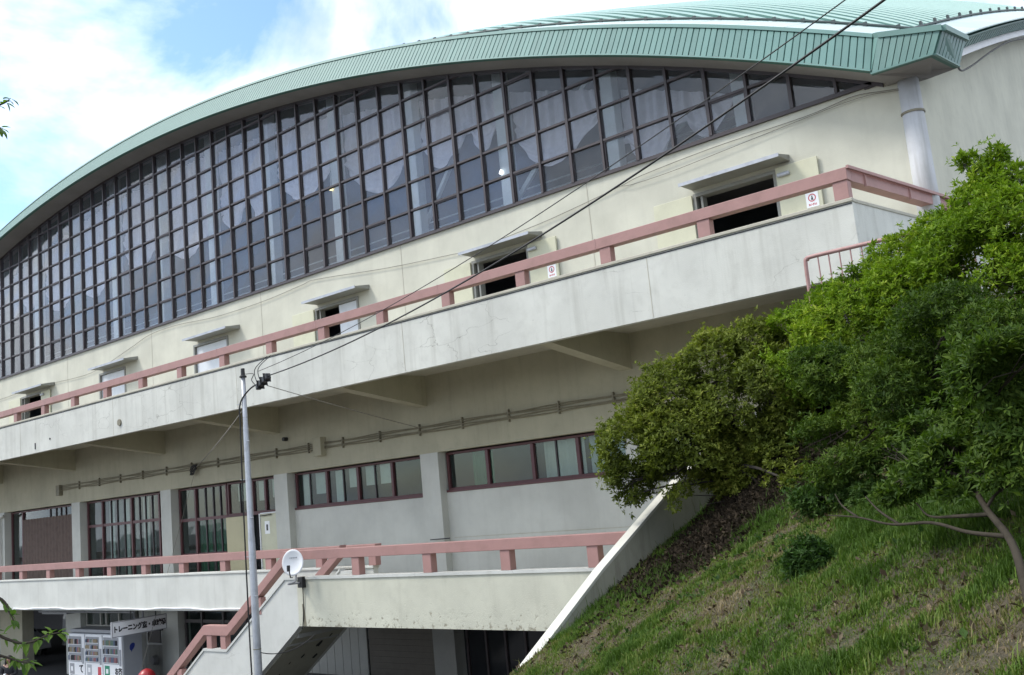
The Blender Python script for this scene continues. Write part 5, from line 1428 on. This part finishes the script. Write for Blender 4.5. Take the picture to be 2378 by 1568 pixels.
def big_leaf(c, d, L_):
    c = Vector(c); d = Vector(d).normalized(); s = d.cross(Vector((0.2,0.1,1))).normalized(); n = s.cross(d)
    vs_ = []; prof = [(0,.0),(.12,.12),(.35,.22),(.6,.20),(.82,.10),(1.0,.0)]
    for (t, w_) in prof:
        p = c + d*L_*(.12+t*.88) - Vector((0,0,1))*L_*.18*t*t
        vs_ += [p + s*L_*w_ + n*L_*w_*.35, p, p - s*L_*w_ + n*L_*w_*.35]
    f = []
    for i in range(len(prof)-1):
        a = 3*i; f += [(a,a+3,a+4,a+1),(a+1,a+4,a+5,a+2)]
    return vs_, f
lf_n = 0
for c_, d_ in zip(cen, dirs):
    vs_, f_ = big_leaf(c_, d_, random.uniform(.11, .18))
    me = bpy.data.meshes.new('leaf'); me.from_pydata([tuple(v) for v in vs_], [], f_); me.materials.append(LF['cherry'])
    a = me.attributes.new('rnd', 'FLOAT', 'FACE'); a.data.foreach_set('value', [random.random()]*len(f_))
    o = bpy.data.objects.new('leaf', me); COL.objects.link(o); put(o, T7); lf_n += 1
cher = [(-16.2,4.3,6.2,1.1),(-17.0,4.6,4.8,1.2),(-16.9,4.2,2.0,1.1),(-17.4,4.6,.2,1.0)]
crown('foliage', cher, 1500, 6, .16, LF['cherry'], T7, 61, .4, .2, .4, 1.5, aspect=.42)

# ------------------------------------------------------------------ grass
def patch(X, Y):
    return vnoise(X, Y, .8, 71)*.36 + vnoise(X, Y, 2.3, 72)*.34 + vnoise(X, Y, 6.5, 73)*.30
NB = 900000
gx_ = RNG.uniform(-7.93, 1.5, NB); gy_ = RNG.uniform(3.2, 15.5, NB)
# denser near the camera where each blade shows
pg = patch(gx_, gy_)
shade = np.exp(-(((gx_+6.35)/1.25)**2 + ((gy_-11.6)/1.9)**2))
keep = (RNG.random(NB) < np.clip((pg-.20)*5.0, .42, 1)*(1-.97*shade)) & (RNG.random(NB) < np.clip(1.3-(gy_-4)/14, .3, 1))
# clear strip where the wall shows
gx_, gy_, pg = gx_[keep], gy_[keep], pg[keep]
gz_ = hill_z(gx_, gy_); n = len(gx_)
H_ = (.024 + .060*np.clip((pg-.40)*2.4, 0, 1))*(.5+RNG.random(n)*.9)
H_ *= 1 + .5*(vnoise(gx_, gy_, 3.5, 77) > .62) + .55*np.exp(-((gx_+7.9)/.35)**2)
th = RNG.random(n)*6.283; tall = RNG.random(n) < .012; H_ = np.where(tall, H_*2.1+.03, H_); lean_ = RNG.normal(.0, .5, n); lean_ = np.abs(lean_)+.12
dx, dy = np.cos(th), np.sin(th); wd = .0028+.0028*RNG.random(n)
base = np.stack([gx_, gy_, gz_-.008], 1)
sx, sy = -dy*wd, dx*wd
S_ = np.stack([sx, sy, 0*sx], 1)
midp = base + np.stack([dx*H_*lean_*.35, dy*H_*lean_*.35, H_*.6], 1)
tipp = base + np.stack([dx*H_*lean_, dy*H_*lean_, H_*(1-.25*lean_)], 1)
V = np.stack([base-S_, base+S_, midp+S_*.7, midp-S_*.7, tipp], 1).reshape(-1, 3)
i = np.arange(n)*5
F = np.concatenate([np.stack([i, i+1, i+2], 1), np.stack([i, i+2, i+3], 1), np.stack([i+3, i+2, i+4], 1)])
dry = np.clip(.36 + (0.44-pg)*2.4 + (vnoise(gx_, gy_, 5.0, 78)-.5)*.4 + RNG.normal(size=n)*.18, 0, 1)
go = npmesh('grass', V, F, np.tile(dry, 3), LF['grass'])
tag(go, 'tufted green and dry grass covering the bank', 'grass', kind='stuff')
# low broad-leaved weeds and dead leaves scattered over the soil
nw = 2600
wx = RNG.uniform(-7.8, 1.0, nw); wy = RNG.uniform(3.6, 13.5, nw); k_ = vnoise(wx, wy, 1.4, 90) > .55; wx, wy = wx[k_], wy[k_]
wc = np.stack([wx, wy, hill_z(wx, wy)+.005], 1)
V, F, R_ = leaf_cloud(wc, np.tile([0,0,1.0], (len(wc),1))+RNG.normal(size=wc.shape)*.2, 6, .05, .5)
tag(npmesh('weeds', V, F, R_, LF['low']), 'low broad-leaved weeds between the grass tufts', 'weeds', kind='stuff')
nd_ = 12000
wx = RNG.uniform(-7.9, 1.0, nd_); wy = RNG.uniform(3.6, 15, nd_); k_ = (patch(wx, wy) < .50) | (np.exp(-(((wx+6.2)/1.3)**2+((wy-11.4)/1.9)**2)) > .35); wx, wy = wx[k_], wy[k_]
wc = np.stack([wx, wy, hill_z(wx, wy)+.006], 1)
V, F, R_ = leaf_cloud(wc, np.tile([0,0,1.0], (len(wc),1))+RNG.normal(size=wc.shape)*.9, 2, .045, .45)
dl = leafmat('dead_leaf', [(.035,.025,.016),(.065,.045,.028),(.11,.085,.055),(.19,.155,.105)], .1, .8)
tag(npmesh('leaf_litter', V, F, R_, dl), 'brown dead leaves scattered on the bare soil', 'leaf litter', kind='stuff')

nm_ = 15000  # near-black leaf pieces laid down to imitate the shadow under the shrub
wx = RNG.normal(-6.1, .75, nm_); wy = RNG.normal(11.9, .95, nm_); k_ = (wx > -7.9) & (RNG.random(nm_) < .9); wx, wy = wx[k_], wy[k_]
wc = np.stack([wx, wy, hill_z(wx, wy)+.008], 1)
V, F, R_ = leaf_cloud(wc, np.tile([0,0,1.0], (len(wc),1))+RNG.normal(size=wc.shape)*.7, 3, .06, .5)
mu = leafmat('shade_leaves', [(.012,.009,.006),(.022,.016,.010),(.038,.028,.018),(.06,.045,.028)], .05, .9)
tag(npmesh('shade_leaves', V, F, R_, mu), 'dark leaves standing in for the shade under the overhanging shrub', 'shade leaves', kind='stuff')
